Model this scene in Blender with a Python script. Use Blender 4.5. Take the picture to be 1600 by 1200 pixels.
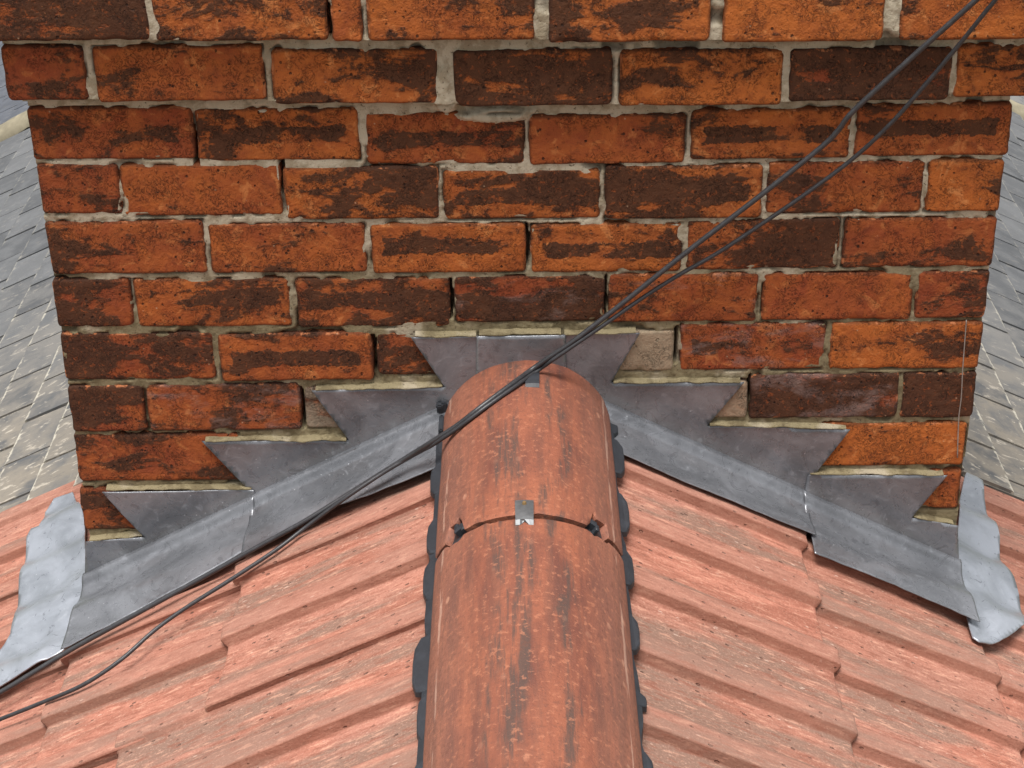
import bpy, bmesh, math, random
import numpy as np
from mathutils import Vector, Matrix

random.seed(11)
scene = bpy.context.scene
for o in list(bpy.data.objects):
    bpy.data.objects.remove(o, do_unlink=True)
COL = scene.collection

# ------------------------------------------------------------------ camera
CAM_LOC = (-0.003025, -2.42781, 0.892865)
CAM_ROT = Matrix(((0.9999460919, 0.0096090816, 0.0039343153),
                  (-0.0011883992, 0.4823302468, -0.8759886533),
                  (-0.0103150857, 0.8759367549, 0.4823156647)))
cd = bpy.data.cameras.new('camera')
cam = bpy.data.objects.new('camera', cd)
COL.objects.link(cam)
cd.sensor_width = 36.0
cd.lens = 36.0 * 2879.33 / 1600.0
cd.clip_start = 0.05
cd.clip_end = 400
cam.matrix_world = Matrix.Translation(CAM_LOC) @ CAM_ROT.to_4x4()
scene.camera = cam
scene.render.resolution_x = 1024
scene.render.resolution_y = 768

# ------------------------------------------------------------------ light
SUN_EL, SUN_AZ = math.radians(80), math.radians(-150)      # azimuth: direction the light comes FROM, clockwise from +y
world = bpy.data.worlds.new("World")
scene.world = world
world.use_nodes = True
wn, wl = world.node_tree.nodes, world.node_tree.links
wn.clear()
wo = wn.new('ShaderNodeOutputWorld'); bg = wn.new('ShaderNodeBackground')
sky = wn.new('ShaderNodeTexSky'); hs = wn.new('ShaderNodeHueSaturation')
sky.sky_type = 'NISHITA'; sky.sun_disc = False
sky.sun_elevation = SUN_EL; sky.sun_rotation = SUN_AZ
sky.air_density = 1.0; sky.dust_density = 4.0; sky.ozone_density = 1.0
hs.inputs['Saturation'].default_value = 0.12                 # thin cloud: a greyer sky
bg.inputs['Strength'].default_value = 0.055
wl.new(sky.outputs[0], hs.inputs['Color']); wl.new(hs.outputs[0], bg.inputs['Color']); wl.new(bg.outputs[0], wo.inputs['Surface'])
sl = bpy.data.lights.new('sun', 'SUN'); sun = bpy.data.objects.new('sun', sl); COL.objects.link(sun)
sl.energy = 1.5; sl.angle = math.radians(32); sl.color = (1.0, 0.965, 0.92)
sd = Vector((math.sin(SUN_AZ) * math.cos(SUN_EL), math.cos(SUN_AZ) * math.cos(SUN_EL), math.sin(SUN_EL)))
sun.rotation_euler = sd.to_track_quat('Z', 'Y').to_euler()
sun.location = sd * 20
scene.view_settings.view_transform = 'Standard'
scene.view_settings.look = 'None'
scene.view_settings.gamma = 1.0
scene.view_settings.use_curve_mapping = False
scene.view_settings.exposure = 1.62

# ------------------------------------------------------------------ measured tables (metres)
# course, face y, x0, x1, z0, z1, tone, dark, band, bias, pale
BRICKS = [
    ('A', -0.045, -0.726, -0.4924, 0.1108, 0.1919, 0.5, 0.75, 0, 0, 0),
    ('A', -0.045, -0.4856, -0.2536, 0.1082, 0.1893, 0.8, 0.5, 0, 0, 0),
    ('A', -0.045, -0.2485, -0.2077, 0.1058, 0.1879, 0.6, 0.3, 0, 0, 0),
    ('A', -0.045, -0.2008, 0.0227, 0.1061, 0.1864, 0.8, 0.35, 0, 0.2, 0),
    ('A', -0.045, 0.0414, 0.2565, 0.1017, 0.1839, 0.9, 0.5, 0, -0.6, 0),
    ('A', -0.045, 0.2735, 0.4879, 0.0992, 0.1814, 1, 0.1, 0, 0, 0),
    ('A', -0.045, 0.509, 0.7191, 0.0994, 0.1789, 0.8, 0.3, 0, 0, 0),
    ('B', -0.022, -0.7016, -0.5899, 0.0189, 0.0981, 0.15, 0.35, 0, 0.5, 0),
    ('B', -0.022, -0.5787, -0.3466, 0.016, 0.0952, 0.5, 0.28, 0, 0, 0),
    ('B', -0.022, -0.3364, -0.1102, 0.0097, 0.0882, 0.85, 0.55, 0, 0.3, 0),
    ('B', -0.022, -0.0893, 0.1283, 0.0043, 0.0847, 0.7, 0.8, 0, -0.3, 0),
    ('B', -0.022, 0.1379, 0.3608, 0.0018, 0.0823, 1, 0.42, 0.3, 0, 0),
    ('B', -0.022, 0.3701, 0.5902, 0.0067, 0.0825, 0.15, 0.97, 0, 0, 0),
    ('B', -0.022, 0.5958, 0.7294, 0.0103, 0.0851, 0.9, 0.5, 0.3, 0.2, 0),
    ('C', 0, -0.6848, -0.4557, -0.0773, 0.0006, 0.25, 0.38, 0.4, -0.3, 0),
    ('C', 0, -0.4522, -0.223, -0.0818, -0.0029, 0.75, 0.6, 0.6, 0, 0),
    ('C', 0, -0.2152, 0.0081, -0.0901, -0.011, 0.3, 0.35, 0.4, 0.4, 0),
    ('C', 0, 0.0143, 0.2332, -0.0917, -0.0172, 0.4, 0.22, 0.2, 0, 0),
    ('C', 0, 0.241, 0.4641, -0.0864, -0.0112, 0.7, 0.42, 0.9, 0, 0),
    ('C', 0, 0.4708, 0.6874, -0.0841, -0.0061, 0.5, 0.5, 0.9, 0, 0),
    ('D', 0, -0.6827, -0.5681, -0.16, -0.0836, 0.25, 0.42, 0, -0.5, 0),
    ('D', 0, -0.5661, -0.3382, -0.1649, -0.0864, 0.5, 0.13, 0.35, 0, 0),
    ('D', 0, -0.3349, -0.1146, -0.1724, -0.0927, 0.8, 0.52, 0, 0.7, 0),
    ('D', 0, -0.1082, 0.115, -0.1749, -0.0991, 0.8, 0.6, 0.7, 0, 0),
    ('D', 0, 0.1213, 0.3453, -0.1764, -0.0948, 0.8, 0.7, 0.7, -0.4, 0),
    ('D', 0, 0.3513, 0.5732, -0.1709, -0.0914, 0.4, 0.45, 0.2, 0, 0),
    ('D', 0, 0.5784, 0.6857, -0.1698, -0.0903, 1, 0.2, 0, 0.8, 0),
    ('E', 0, -0.6819, -0.4545, -0.2548, -0.1717, 0.4, 0.55, 0, -0.9, 0),
    ('E', 0, -0.4491, -0.2225, -0.2563, -0.1782, 0.45, 0.18, 0, 0, 0),
    ('E', 0, -0.2151, 0.0087, -0.2589, -0.1807, 0.8, 0.42, 0.8, 0, 0),
    ('E', 0, 0.0152, 0.2335, -0.2603, -0.1832, 0.85, 0.48, 0.8, 0, 0),
    ('E', 0, 0.2407, 0.4616, -0.2577, -0.1786, 0.5, 0.75, 0, 0.7, 0),
    ('E', 0, 0.467, 0.686, -0.2571, -0.1791, 0.3, 0.3, 0, 0, 0.12),
    ('F', 0, -0.6844, -0.5698, -0.342, -0.2635, 0.2, 0.75, 0, -0.7, 0.05),
    ('F', 0, -0.5659, -0.3376, -0.3429, -0.2644, 0.6, 0.5, 0.7, 0, 0),
    ('F', 0, -0.3292, -0.1037, -0.3465, -0.2659, 0.5, 0.68, 0.5, 0.2, 0.1),
    ('F', 0, -0.097, 0.1237, -0.3406, -0.2653, 0.1, 0.7, 0, 0, 0.35),
    ('F', 0, 0.1293, 0.348, -0.3431, -0.2636, 0.4, 0.25, 0, 0, 0.35),
    ('F', 0, 0.3544, 0.575, -0.3424, -0.265, 0.4, 0.25, 0, 0, 0),
    ('F', 0, 0.5794, 0.6845, -0.341, -0.2638, 0.15, 0.5, 0, 0.3, 0),
    ('G', 0, -0.6844, -0.4573, -0.4311, -0.3523, 0.3, 0.75, 0, -0.9, 0),
    ('G', 0, -0.4497, -0.2216, -0.4348, -0.3549, 0.5, 0.6, 1, 0, 0),
    ('G', 0, -0.2147, -0.0974, -0.427, -0.3568, 0.4, 0.75, 0, 0, 0.05),
    ('G', 0, 0.1392, 0.2278, -0.4242, -0.3573, 0.5, 0.2, 0, 0, 1),
    ('G', 0, 0.2362, 0.4533, -0.4248, -0.3463, 0.3, 0.45, 0.6, 0.3, 0.5),
    ('G', 0, 0.4598, 0.6845, -0.4252, -0.3466, 0.9, 0.28, 0, 0.7, 0.05),
    ('H', 0, -0.6842, -0.5708, -0.5207, -0.4405, 0.3, 0.75, 0, 0, 0),
    ('H', 0, -0.5667, -0.3342, -0.5204, -0.4402, 0.4, 0.5, 0, 0.1, 0.45),
    ('H', 0, -0.3284, -0.247, -0.5188, -0.4475, 0.5, 0.5, 0, 0, 0.8),
    ('H', 0, 0.2624, 0.3417, -0.5062, -0.444, 0.5, 0.3, 0, 0, 0.85),
    ('H', 0, 0.3453, 0.5695, -0.5079, -0.4326, 0.1, 0.85, 0, 0, 0.5),
    ('H', 0, 0.5742, 0.6844, -0.5098, -0.4323, 0.1, 0.88, 0, 0, 0),
    ('I', 0, -0.6853, -0.4315, -0.6098, -0.5261, 0.3, 0.5, 0, -0.6, 0),
    ('I', 0, 0.4379, 0.6792, -0.5944, -0.518, 1, 0.1, 0, 0, 0.1),
    ('J', 0, -0.6889, -0.569, -0.699, -0.6208, 0.35, 0.75, 0, 0, 0),
    ('J', 0, 0.5727, 0.6801, -0.6736, -0.6032, 0.5, 0.25, 0, 0, 0.1),
]
CAP_POLY = [(-0.0651, -0.3585), (0.0654, -0.3567), (0.0688, -0.484), (-0.0694, -0.4824)]
LEFT_UPPER = [(-0.0623, -0.3595), (-0.1627, -0.3595), (-0.1149, -0.4444), (-0.3152, -0.4488), (-0.264, -0.5354), (-0.4887, -0.5352), (-0.4243, -0.6223), (-0.4178, -0.6282), (-0.1209, -0.4853), (-0.0923, -0.5068), (-0.0651, -0.5071)]
LEFT_LOWER = [(-0.415, -0.6211), (-0.6501, -0.622), (-0.5937, -0.7068), (-0.6872, -0.7142), (-0.6965, -0.7824), (-0.4102, -0.6235)]
RIGHT_UPPER = [(0.0608, -0.3587), (0.1762, -0.3568), (0.1349, -0.4406), (0.3347, -0.4417), (0.282, -0.5166), (0.4995, -0.5246), (0.4514, -0.604), (0.4445, -0.6342), (0.1357, -0.4859), (0.1117, -0.5091), (0.0612, -0.5085)]
RIGHT_LOWER = [(0.4402, -0.6038), (0.6555, -0.6074), (0.6075, -0.6843), (0.681, -0.6994), (0.6908, -0.772), (0.4359, -0.6282)]
VOIDS = [(-0.2572, 0.1235), (-0.1026, -0.3035), (0.0097, -0.2172), (0.1246, -0.3008), (-0.2195, -0.3926), (-0.3354, -0.0993), (-0.3325, -0.4847), (-0.4553, -0.0642), (0.3433, -0.4688), (0.2304, -0.3814)]
LUMPS = [(-0.0981, 0.003), (-0.0274, -0.0184), (-0.2816, 0.0805), (-0.6313, -0.7074), (0.645, -0.6856), (0.2243, -0.3706)]
CABLE_ONE = [(0.6405, -0.1, 0.2217), (0.5984, -0.078, 0.165), (0.53, -0.06, 0.0858), (0.4579, -0.045, 0.0025), (0.4392, -0.04, -0.0279), (0.4179, -0.036, -0.0546), (0.3354, -0.034, -0.1293), (0.2349, -0.036, -0.2142), (0.1539, -0.04, -0.2845), (0.0801, -0.05, -0.343), (0.0428, -0.052, -0.37), (0.0147, -0.0551, -0.3903), (-0.0135, -0.0911, -0.3937), (-0.0596, -0.1312, -0.4099), (-0.0922, -0.1355, -0.4357), (-0.133, -0.1313, -0.4676), (-0.1642, -0.1198, -0.4958), (-0.241, -0.127, -0.5456), (-0.3172, -0.1465, -0.588), (-0.395, -0.155, -0.6312), (-0.4828, -0.1679, -0.6787), (-0.5609, -0.1817, -0.7191), (-0.6696, -0.1982, -0.7764), (-0.7373, -0.2169, -0.8114), (-0.7857, -0.2303, -0.8364), (-0.8761, -0.2434, -0.8832)]
CABLE_TWO = [(0.667, -0.1, 0.238), (0.6208, -0.088, 0.1678), (0.5858, -0.07, 0.1036), (0.5406, -0.055, 0.03), (0.5039, -0.045, -0.0239), (0.4614, -0.034, -0.0749), (0.4031, -0.03, -0.1259), (0.343, -0.028, -0.1732), (0.2815, -0.028, -0.2184), (0.2275, -0.03, -0.2513), (0.1727, -0.036, -0.2867), (0.1172, -0.046, -0.3246), (0.0521, -0.056, -0.369), (0.0241, -0.0522, -0.3931), (-0.008, -0.0964, -0.394), (-0.0549, -0.1372, -0.4086), (-0.0892, -0.1437, -0.4341), (-0.1292, -0.1333, -0.4697), (-0.1548, -0.1194, -0.4929), (-0.2022, -0.127, -0.5195), (-0.2586, -0.1467, -0.5506), (-0.317, -0.1532, -0.5949), (-0.3627, -0.1811, -0.6185), (-0.4278, -0.2067, -0.6522), (-0.4932, -0.2286, -0.686), (-0.5383, -0.2524, -0.7094), (-0.5804, -0.29, -0.7312), (-0.6348, -0.3124, -0.7593), (-0.7048, -0.3097, -0.7956), (-0.7665, -0.3044, -0.8275), (-0.8607, -0.2962, -0.8763)]
WIRE = [(0.6569, -0.004, -0.3413), (0.6586, -0.004, -0.384), (0.6602, -0.005, -0.4267), (0.663, -0.005, -0.4706), (0.6635, -0.004, -0.5101), (0.6688, -0.004, -0.5782)]
CHIP = [(-0.6777, -0.2879, -0.8015)]
CORNER_LEFT = [(-0.7827, 0.3579, -0.8379), (-0.8561, 0.368, -0.8758), (-0.8327, 0.2596, -0.8638), (-0.863, 0.2657, -0.8794), (-0.8488, 0.1796, -0.8721), (-0.8324, 0.0679, -0.8636), (-0.8079, -0.0552, -0.8509), (-0.8241, -0.0856, -0.8593), (-0.8772, -0.1305, -0.8868), (-0.8526, -0.2173, -0.874), (-0.7914, -0.2105, -0.8424), (-0.6951, -0.1874, -0.7926), (-0.6673, -0.1147, -0.7782)]
CORNER_RIGHT = [(0.7834, 0.3704, -0.8322), (0.8221, 0.3806, -0.8522), (0.8028, 0.2698, -0.8422), (0.8077, 0.1892, -0.8448), (0.7854, 0.0808, -0.8332), (0.7969, 0.0166, -0.8392), (0.7894, -0.0585, -0.8353), (0.7838, -0.096, -0.8324), (0.7464, -0.1432, -0.813), (0.7122, -0.1762, -0.7952), (0.6745, -0.197, -0.7757), (0.6752, -0.1548, -0.776), (0.6799, -0.0329, -0.7785)]
APRON_L = [(-0.1171, -0.1369, -0.5034), (-0.1646, -0.1349, -0.526), (-0.2713, -0.1242, -0.5782), (-0.3972, -0.1409, -0.6384), (-0.415, -0.1258, -0.6576), (-0.5363, -0.1546, -0.7153), (-0.6823, -0.1879, -0.7839)]
APRON_R = [(0.1452, -0.1075, -0.511), (0.2892, -0.1088, -0.5807), (0.4349, -0.1078, -0.6514), (0.4427, -0.1402, -0.6654), (0.5621, -0.1418, -0.7214), (0.6806, -0.157, -0.7768)]

CORNER_LEFT = [(a, b) for a, b, c in CORNER_LEFT]
CORNER_RIGHT = [(a, b) for a, b, c in CORNER_RIGHT]
CHIP = CHIP[0]


# ------------------------------------------------------------------ helpers
def obj(name, me, mat=None, parent=None, loc=None):
    o = bpy.data.objects.new(name, me)
    COL.objects.link(o)
    if parent: o.parent = parent
    if loc is not None: o.location = loc
    if mat and me is not None and not me.materials:
        me.materials.append(mat)
    return o

def thing(name, label, cat, loc=(0, 0, 0), group=None):
    o = bpy.data.objects.new(name, None)
    COL.objects.link(o); o.location = loc; o.empty_display_size = 0.1
    tag(o, label, cat, group)
    return o

def tag(o, label, cat, group=None):
    o['label'] = label; o['category'] = cat
    if group: o['group'] = group
    return o

def mesh(name, verts, faces, smooth=False):
    me = bpy.data.meshes.new(name)
    me.from_pydata([tuple(map(float, v)) for v in verts], [], [tuple(map(int, f)) for f in faces])
    me.update()
    if smooth:
        me.polygons.foreach_set('use_smooth', [True] * len(me.polygons))
    return me

def grid_faces(nu, nv, off=0, flip=False):
    i, j = np.meshgrid(np.arange(nu - 1), np.arange(nv - 1), indexing='ij')
    a = (i * nv + j).ravel() + off
    f = np.stack([a, a + nv, a + nv + 1, a + 1], 1)
    return (f[:, ::-1] if flip else f).tolist()

def sstep(a, b, x):
    t = np.clip((np.asarray(x, float) - a) / (b - a), 0, 1)
    return t * t * (3 - 2 * t)

_tab = np.random.RandomState(5).rand(64, 64, 16).astype(float)
def vnoise(x, y, z=0.0):
    x, y, z = np.broadcast_arrays(np.asarray(x, float), np.asarray(y, float), np.asarray(z, float))
    xi, yi, zi = np.floor(x).astype(int), np.floor(y).astype(int), np.floor(z).astype(int)
    fx, fy, fz = x - xi, y - yi, z - zi
    fx, fy, fz = [t * t * (3 - 2 * t) for t in (fx, fy, fz)]
    def g(a, b, c): return _tab[(xi + a) % 64, (yi + b) % 64, (zi + c) % 16]
    c00 = g(0, 0, 0) * (1 - fx) + g(1, 0, 0) * fx; c10 = g(0, 1, 0) * (1 - fx) + g(1, 1, 0) * fx
    c01 = g(0, 0, 1) * (1 - fx) + g(1, 0, 1) * fx; c11 = g(0, 1, 1) * (1 - fx) + g(1, 1, 1) * fx
    return ((c00 * (1 - fy) + c10 * fy) * (1 - fz) + (c01 * (1 - fy) + c11 * fy) * fz) * 2 - 1
def fnoise(x, y, z=0.0, octaves=4, gain=0.5):
    s, a, t = 0.0, 1.0, 0.0
    for k in range(octaves):
        s = s + a * vnoise(x * 2 ** k + 17.3 * k, y * 2 ** k + 9.1 * k, z * 2 ** k + 3.7 * k)
        t += a; a *= gain
    return s / t * 1.4

# ------------------------------------------------------------------ shader helper
class Mat:
    def __init__(s, name):
        s.m = bpy.data.materials.new(name); s.m.use_nodes = True
        s.t = s.m.node_tree; s.t.nodes.clear()
        s.out = s.t.nodes.new('ShaderNodeOutputMaterial')
        s.bsdf = s.t.nodes.new('ShaderNodeBsdfPrincipled')
        s.t.links.new(s.bsdf.outputs[0], s.out.inputs[0])
        s.tc = s.t.nodes.new('ShaderNodeTexCoord')
        s.P = s.tc.outputs['Object']
    def put(s, sock, v):
        if hasattr(v, 'is_output') or hasattr(v, 'links') and not isinstance(v, (tuple, float, int)):
            s.t.links.new(v, sock)
        else:
            if isinstance(v, tuple) and len(v) == 3 and sock.type == 'RGBA': v = v + (1,)
            sock.default_value = v
    def math(s, op, a, b=None, c=None, clamp=False):
        n = s.t.nodes.new('ShaderNodeMath'); n.operation = op; n.use_clamp = clamp
        s.put(n.inputs[0], a)
        if b is not None: s.put(n.inputs[1], b)
        if c is not None: s.put(n.inputs[2], c)
        return n.outputs[0]
    def vec(s, op, a, b=None):
        n = s.t.nodes.new('ShaderNodeVectorMath'); n.operation = op
        s.put(n.inputs[0], a)
        if b is not None: s.put(n.inputs[1], b)
        return n.outputs[0]
    def attr(s, name):
        n = s.t.nodes.new('ShaderNodeAttribute'); n.attribute_type = 'OBJECT'; n.attribute_name = name
        return n.outputs['Fac']
    def vattr(s, name):
        n = s.t.nodes.new('ShaderNodeAttribute'); n.attribute_type = 'GEOMETRY'; n.attribute_name = name
        return n.outputs['Fac']
    def rand(s):
        return s.t.nodes.new('ShaderNodeObjectInfo').outputs['Random']
    def xyz(s, v):
        n = s.t.nodes.new('ShaderNodeSeparateXYZ'); s.put(n.inputs[0], v); return n.outputs
    def comb(s, x, y, z):
        n = s.t.nodes.new('ShaderNodeCombineXYZ')
        s.put(n.inputs[0], x); s.put(n.inputs[1], y); s.put(n.inputs[2], z); return n.outputs[0]
    def noise(s, p, scale, detail=4.0, rough=0.55, dist=0.0):
        n = s.t.nodes.new('ShaderNodeTexNoise')
        s.put(n.inputs['Vector'], p); n.inputs['Scale'].default_value = scale
        n.inputs['Detail'].default_value = detail; n.inputs['Roughness'].default_value = rough
        n.inputs['Distortion'].default_value = dist
        return n.outputs['Fac']
    def voro(s, p, scale, feature='F1', rnd=1.0):
        n = s.t.nodes.new('ShaderNodeTexVoronoi'); n.feature = feature
        s.put(n.inputs['Vector'], p); n.inputs['Scale'].default_value = scale
        n.inputs['Randomness'].default_value = rnd
        return n.outputs['Distance']
    def ss(s, v, a, b):
        n = s.t.nodes.new('ShaderNodeMapRange'); n.interpolation_type = 'SMOOTHSTEP'
        s.put(n.inputs['Value'], v); s.put(n.inputs['From Min'], a); s.put(n.inputs['From Max'], b)
        return n.outputs['Result']
    def mix(s, f, a, b, blend='MIX'):
        n = s.t.nodes.new('ShaderNodeMix'); n.data_type = 'RGBA'; n.blend_type = blend
        s.put(n.inputs['Factor'], f); s.put(n.inputs['A'] if False else n.inputs[6], a); s.put(n.inputs[7], b)
        return n.outputs[2]
    def bump(s, h, strength=0.5, dist=0.002, normal=None):
        n = s.t.nodes.new('ShaderNodeBump'); n.inputs['Strength'].default_value = strength
        n.inputs['Distance'].default_value = dist; s.put(n.inputs['Height'], h)
        if normal is not None: s.put(n.inputs['Normal'], normal)
        return n.outputs[0]
    def fin(s, color, rough=0.8, normal=None, metallic=0.0, spec=None):
        s.put(s.bsdf.inputs['Base Color'], color); s.put(s.bsdf.inputs['Roughness'], rough)
        s.put(s.bsdf.inputs['Metallic'], metallic)
        if normal is not None: s.put(s.bsdf.inputs['Normal'], normal)
        if spec is not None: s.put(s.bsdf.inputs['Specular IOR Level'], spec)
        return s.m

# ------------------------------------------------------------------ materials
def brick_material():
    M = Mat('brick_clay')
    seed = M.attr('seed'); tone = M.attr('tone'); dark = M.attr('dark'); band = M.attr('band')
    bias = M.attr('bias'); pale = M.attr('pale'); hx = M.attr('half_width'); hz = M.attr('half_height'); bz = M.attr('band_height')
    x, y, z = M.xyz(M.P)
    off = M.comb(M.math('MULTIPLY', seed, 13.7), M.math('MULTIPLY', seed, 7.1), M.math('MULTIPLY', seed, 3.3))
    P = M.vec('ADD', M.P, off)
    Ps = M.vec('ADD', M.vec('MULTIPLY', M.P, (0.75, 1.0, 1.7)), off)
    nA = M.noise(Ps, 13, 7, 0.62, 0.35)
    nE = M.noise(P, 75, 4, 0.6, 0.4)
    nF = M.noise(P, 330, 3, 0.6)
    # rectangular kiln band along the middle of the brick
    wob = M.math('MULTIPLY', M.math('SUBTRACT', nE, 0.5), 0.026)
    dz = M.math('ADD', M.math('ABSOLUTE', M.math('SUBTRACT', z, bz)), wob)
    dx = M.math('ADD', M.math('ABSOLUTE', x), wob)
    bm = M.math('MULTIPLY', M.ss(M.math('DIVIDE', dz, hz), 0.36, 0.26), M.ss(M.math('DIVIDE', dx, hx), 0.86, 0.80))
    m = M.math('ADD', nA, M.math('MULTIPLY', M.math('SUBTRACT', nE, 0.5), 0.22))
    m = M.math('ADD', m, M.math('MULTIPLY', M.math('SUBTRACT', nF, 0.5), 0.07))
    m = M.math('ADD', m, M.math('MULTIPLY', M.math('SUBTRACT', dark, 0.55), 0.36))
    m = M.math('ADD', m, M.math('MULTIPLY', M.math('MULTIPLY', band, M.math('SUBTRACT', bm, 0.35)), 0.21))
    m = M.math('ADD', m, M.math('MULTIPLY', M.math('MULTIPLY', bias, M.math('DIVIDE', x, hx)), 0.13))
    mask = M.ss(m, 0.480, 0.535)
    soft = M.ss(m, 0.33, 0.60)
    # fired clay: deep red to orange
    nB = M.noise(P, 22, 4, 0.6, 0.6)
    t = M.math('ADD', tone, M.math('MULTIPLY', M.math('SUBTRACT', nB, 0.5), 1.6), clamp=True)
    base = M.mix(t, (0.255, 0.056, 0.021), (0.450, 0.128, 0.028))
    lite = M.math('MULTIPLY', M.ss(M.noise(P, 34, 5, 0.65, 0.8), 0.55, 0.66), M.math('ADD', 0.25, M.math('MULTIPLY', tone, 0.5)))
    base = M.mix(lite, base, (0.62, 0.235, 0.075))
    base = M.mix(M.math('MULTIPLY', soft, 0.52), base, (0.15, 0.042, 0.018))
    base = M.mix(M.math('MULTIPLY', M.ss(nE, 0.56, 0.66), 0.35), base, (0.16, 0.04, 0.018))
    dk = M.mix(nB, (0.042, 0.019, 0.012), (0.100, 0.042, 0.020))
    dk = M.mix(M.math('MULTIPLY', M.ss(M.noise(P, 130, 4, 0.65, 0.5), 0.57, 0.66), 0.75), dk, (0.27, 0.072, 0.022))
    c = M.mix(M.math('MULTIPLY', mask, 0.93), base, dk)
    # fine dark crackle in the fired skin
    ck = M.ss(M.math('ABSOLUTE', M.math('SUBTRACT', M.noise(P, 85, 5, 0.7, 1.6), 0.5)), 0.022, 0.004)
    ck = M.math('MULTIPLY', ck, M.ss(M.noise(P, 28, 3, 0.6), 0.44, 0.58))
    c = M.mix(M.math('MULTIPLY', ck, 0.6), c, (0.045, 0.018, 0.010))
    # pits and grit
    pit = M.math('MULTIPLY', M.ss(M.voro(M.vec('ADD', P, M.vec('MULTIPLY', P, (0.15, 0, 0))), 95), 0.26, 0.14), M.ss(M.noise(P, 60, 2), 0.54, 0.62))
    c = M.mix(M.math('MULTIPLY', pit, 0.85), c, (0.028, 0.013, 0.009))
    c = M.mix(M.math('MULTIPLY', M.ss(nF, 0.66, 0.74), 0.55), c, (0.38, 0.15, 0.06))
    c = M.mix(M.math('MULTIPLY', M.ss(nF, 0.38, 0.30), 0.55), c, (0.05, 0.018, 0.010))
    # soot along the arrises
    ed = M.math('MINIMUM', M.math('SUBTRACT', hx, M.math('ABSOLUTE', x)), M.math('SUBTRACT', hz, M.math('ABSOLUTE', z)))
    ed = M.math('ADD', ed, M.math('MULTIPLY', M.math('SUBTRACT', nE, 0.5), 0.012))
    c = M.mix(M.math('MULTIPLY', M.ss(ed, 0.0055, 0.0005), 0.6), c, (0.04, 0.018, 0.011))
    rim = M.math('MULTIPLY', M.ss(M.noise(P, 50, 3, 0.6), 0.55, 0.62), M.ss(ed, 0.0035, 0.001))
    c = M.mix(M.math('MULTIPLY', rim, 0.8), c, (0.48, 0.17, 0.07))
    # lime bloom / old mortar smear
    pl = M.ss(M.math('ADD', M.noise(Ps, 19, 6, 0.66, 0.3), M.math('MULTIPLY', M.math('SUBTRACT', pale, 0.5), 0.42)), 0.47, 0.66)
    pl = M.math('MULTIPLY', M.math('MULTIPLY', pl, M.math('ADD', M.math('MULTIPLY', pale, 0.65), 0.2, clamp=True)), M.ss(pale, 0.0, 0.05))
    plc = M.mix(M.ss(pale, 0.55, 0.9), M.mix(nB, (0.15, 0.105, 0.105), (0.33, 0.235, 0.20)), M.mix(nB, (0.26, 0.20, 0.13), (0.42, 0.36, 0.26)))
    c = M.mix(pl, c, plc)
    # thin pale specks
    sp = M.math('MULTIPLY', M.ss(M.voro(P, 60), 0.11, 0.05), M.ss(M.noise(P, 18, 2), 0.55, 0.62))
    c = M.mix(M.math('MULTIPLY', sp, 0.6), c, (0.50, 0.34, 0.22))
    h = M.math('ADD', M.math('MULTIPLY', nE, 0.9), M.math('MULTIPLY', nF, 0.35))
    h = M.math('SUBTRACT', h, M.math('MULTIPLY', pit, 0.9))
    h = M.math('SUBTRACT', M.math('ADD', h, M.math('MULTIPLY', mask, 0.25)), M.math('MULTIPLY', ck, 0.35))
    return M.fin(c, M.math('ADD', 0.80, M.math('MULTIPLY', nE, 0.15)), M.bump(h, 1.0, 0.0030), spec=0.25)

def mortar_material():
    M = Mat('lime_mortar')
    n1 = M.noise(M.P, 30, 6, 0.65); n2 = M.noise(M.P, 200, 4, 0.6); n3 = M.noise(M.P, 9, 4, 0.6)
    z = M.xyz(M.P)[2]
    up = M.ss(M.math('ADD', z, M.math('MULTIPLY', M.math('SUBTRACT', n3, 0.5), 0.35)), -0.36, -0.16)   # older olive pointing low down
    c = M.mix(up, (0.235, 0.195, 0.115), (0.47, 0.41, 0.31))
    c = M.mix(M.ss(n1, 0.46, 0.60), c, M.mix(up, (0.15, 0.12, 0.068), (0.32, 0.265, 0.185)))
    c = M.mix(M.math('MULTIPLY', M.ss(n3, 0.54, 0.64), 0.6), c, (0.46, 0.40, 0.30))
    c = M.mix(M.math('MULTIPLY', M.ss(n2, 0.40, 0.30), 0.8), c, (0.085, 0.065, 0.042))
    dp = M.vattr('depth')
    c = M.mix(M.math('MULTIPLY', dp, 0.85), c, (0.055, 0.038, 0.026))
    h = M.math('ADD', M.math('MULTIPLY', n2, 0.6), n1)
    return M.fin(c, 0.93, M.bump(h, 0.8, 0.003), spec=0.15)

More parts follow.
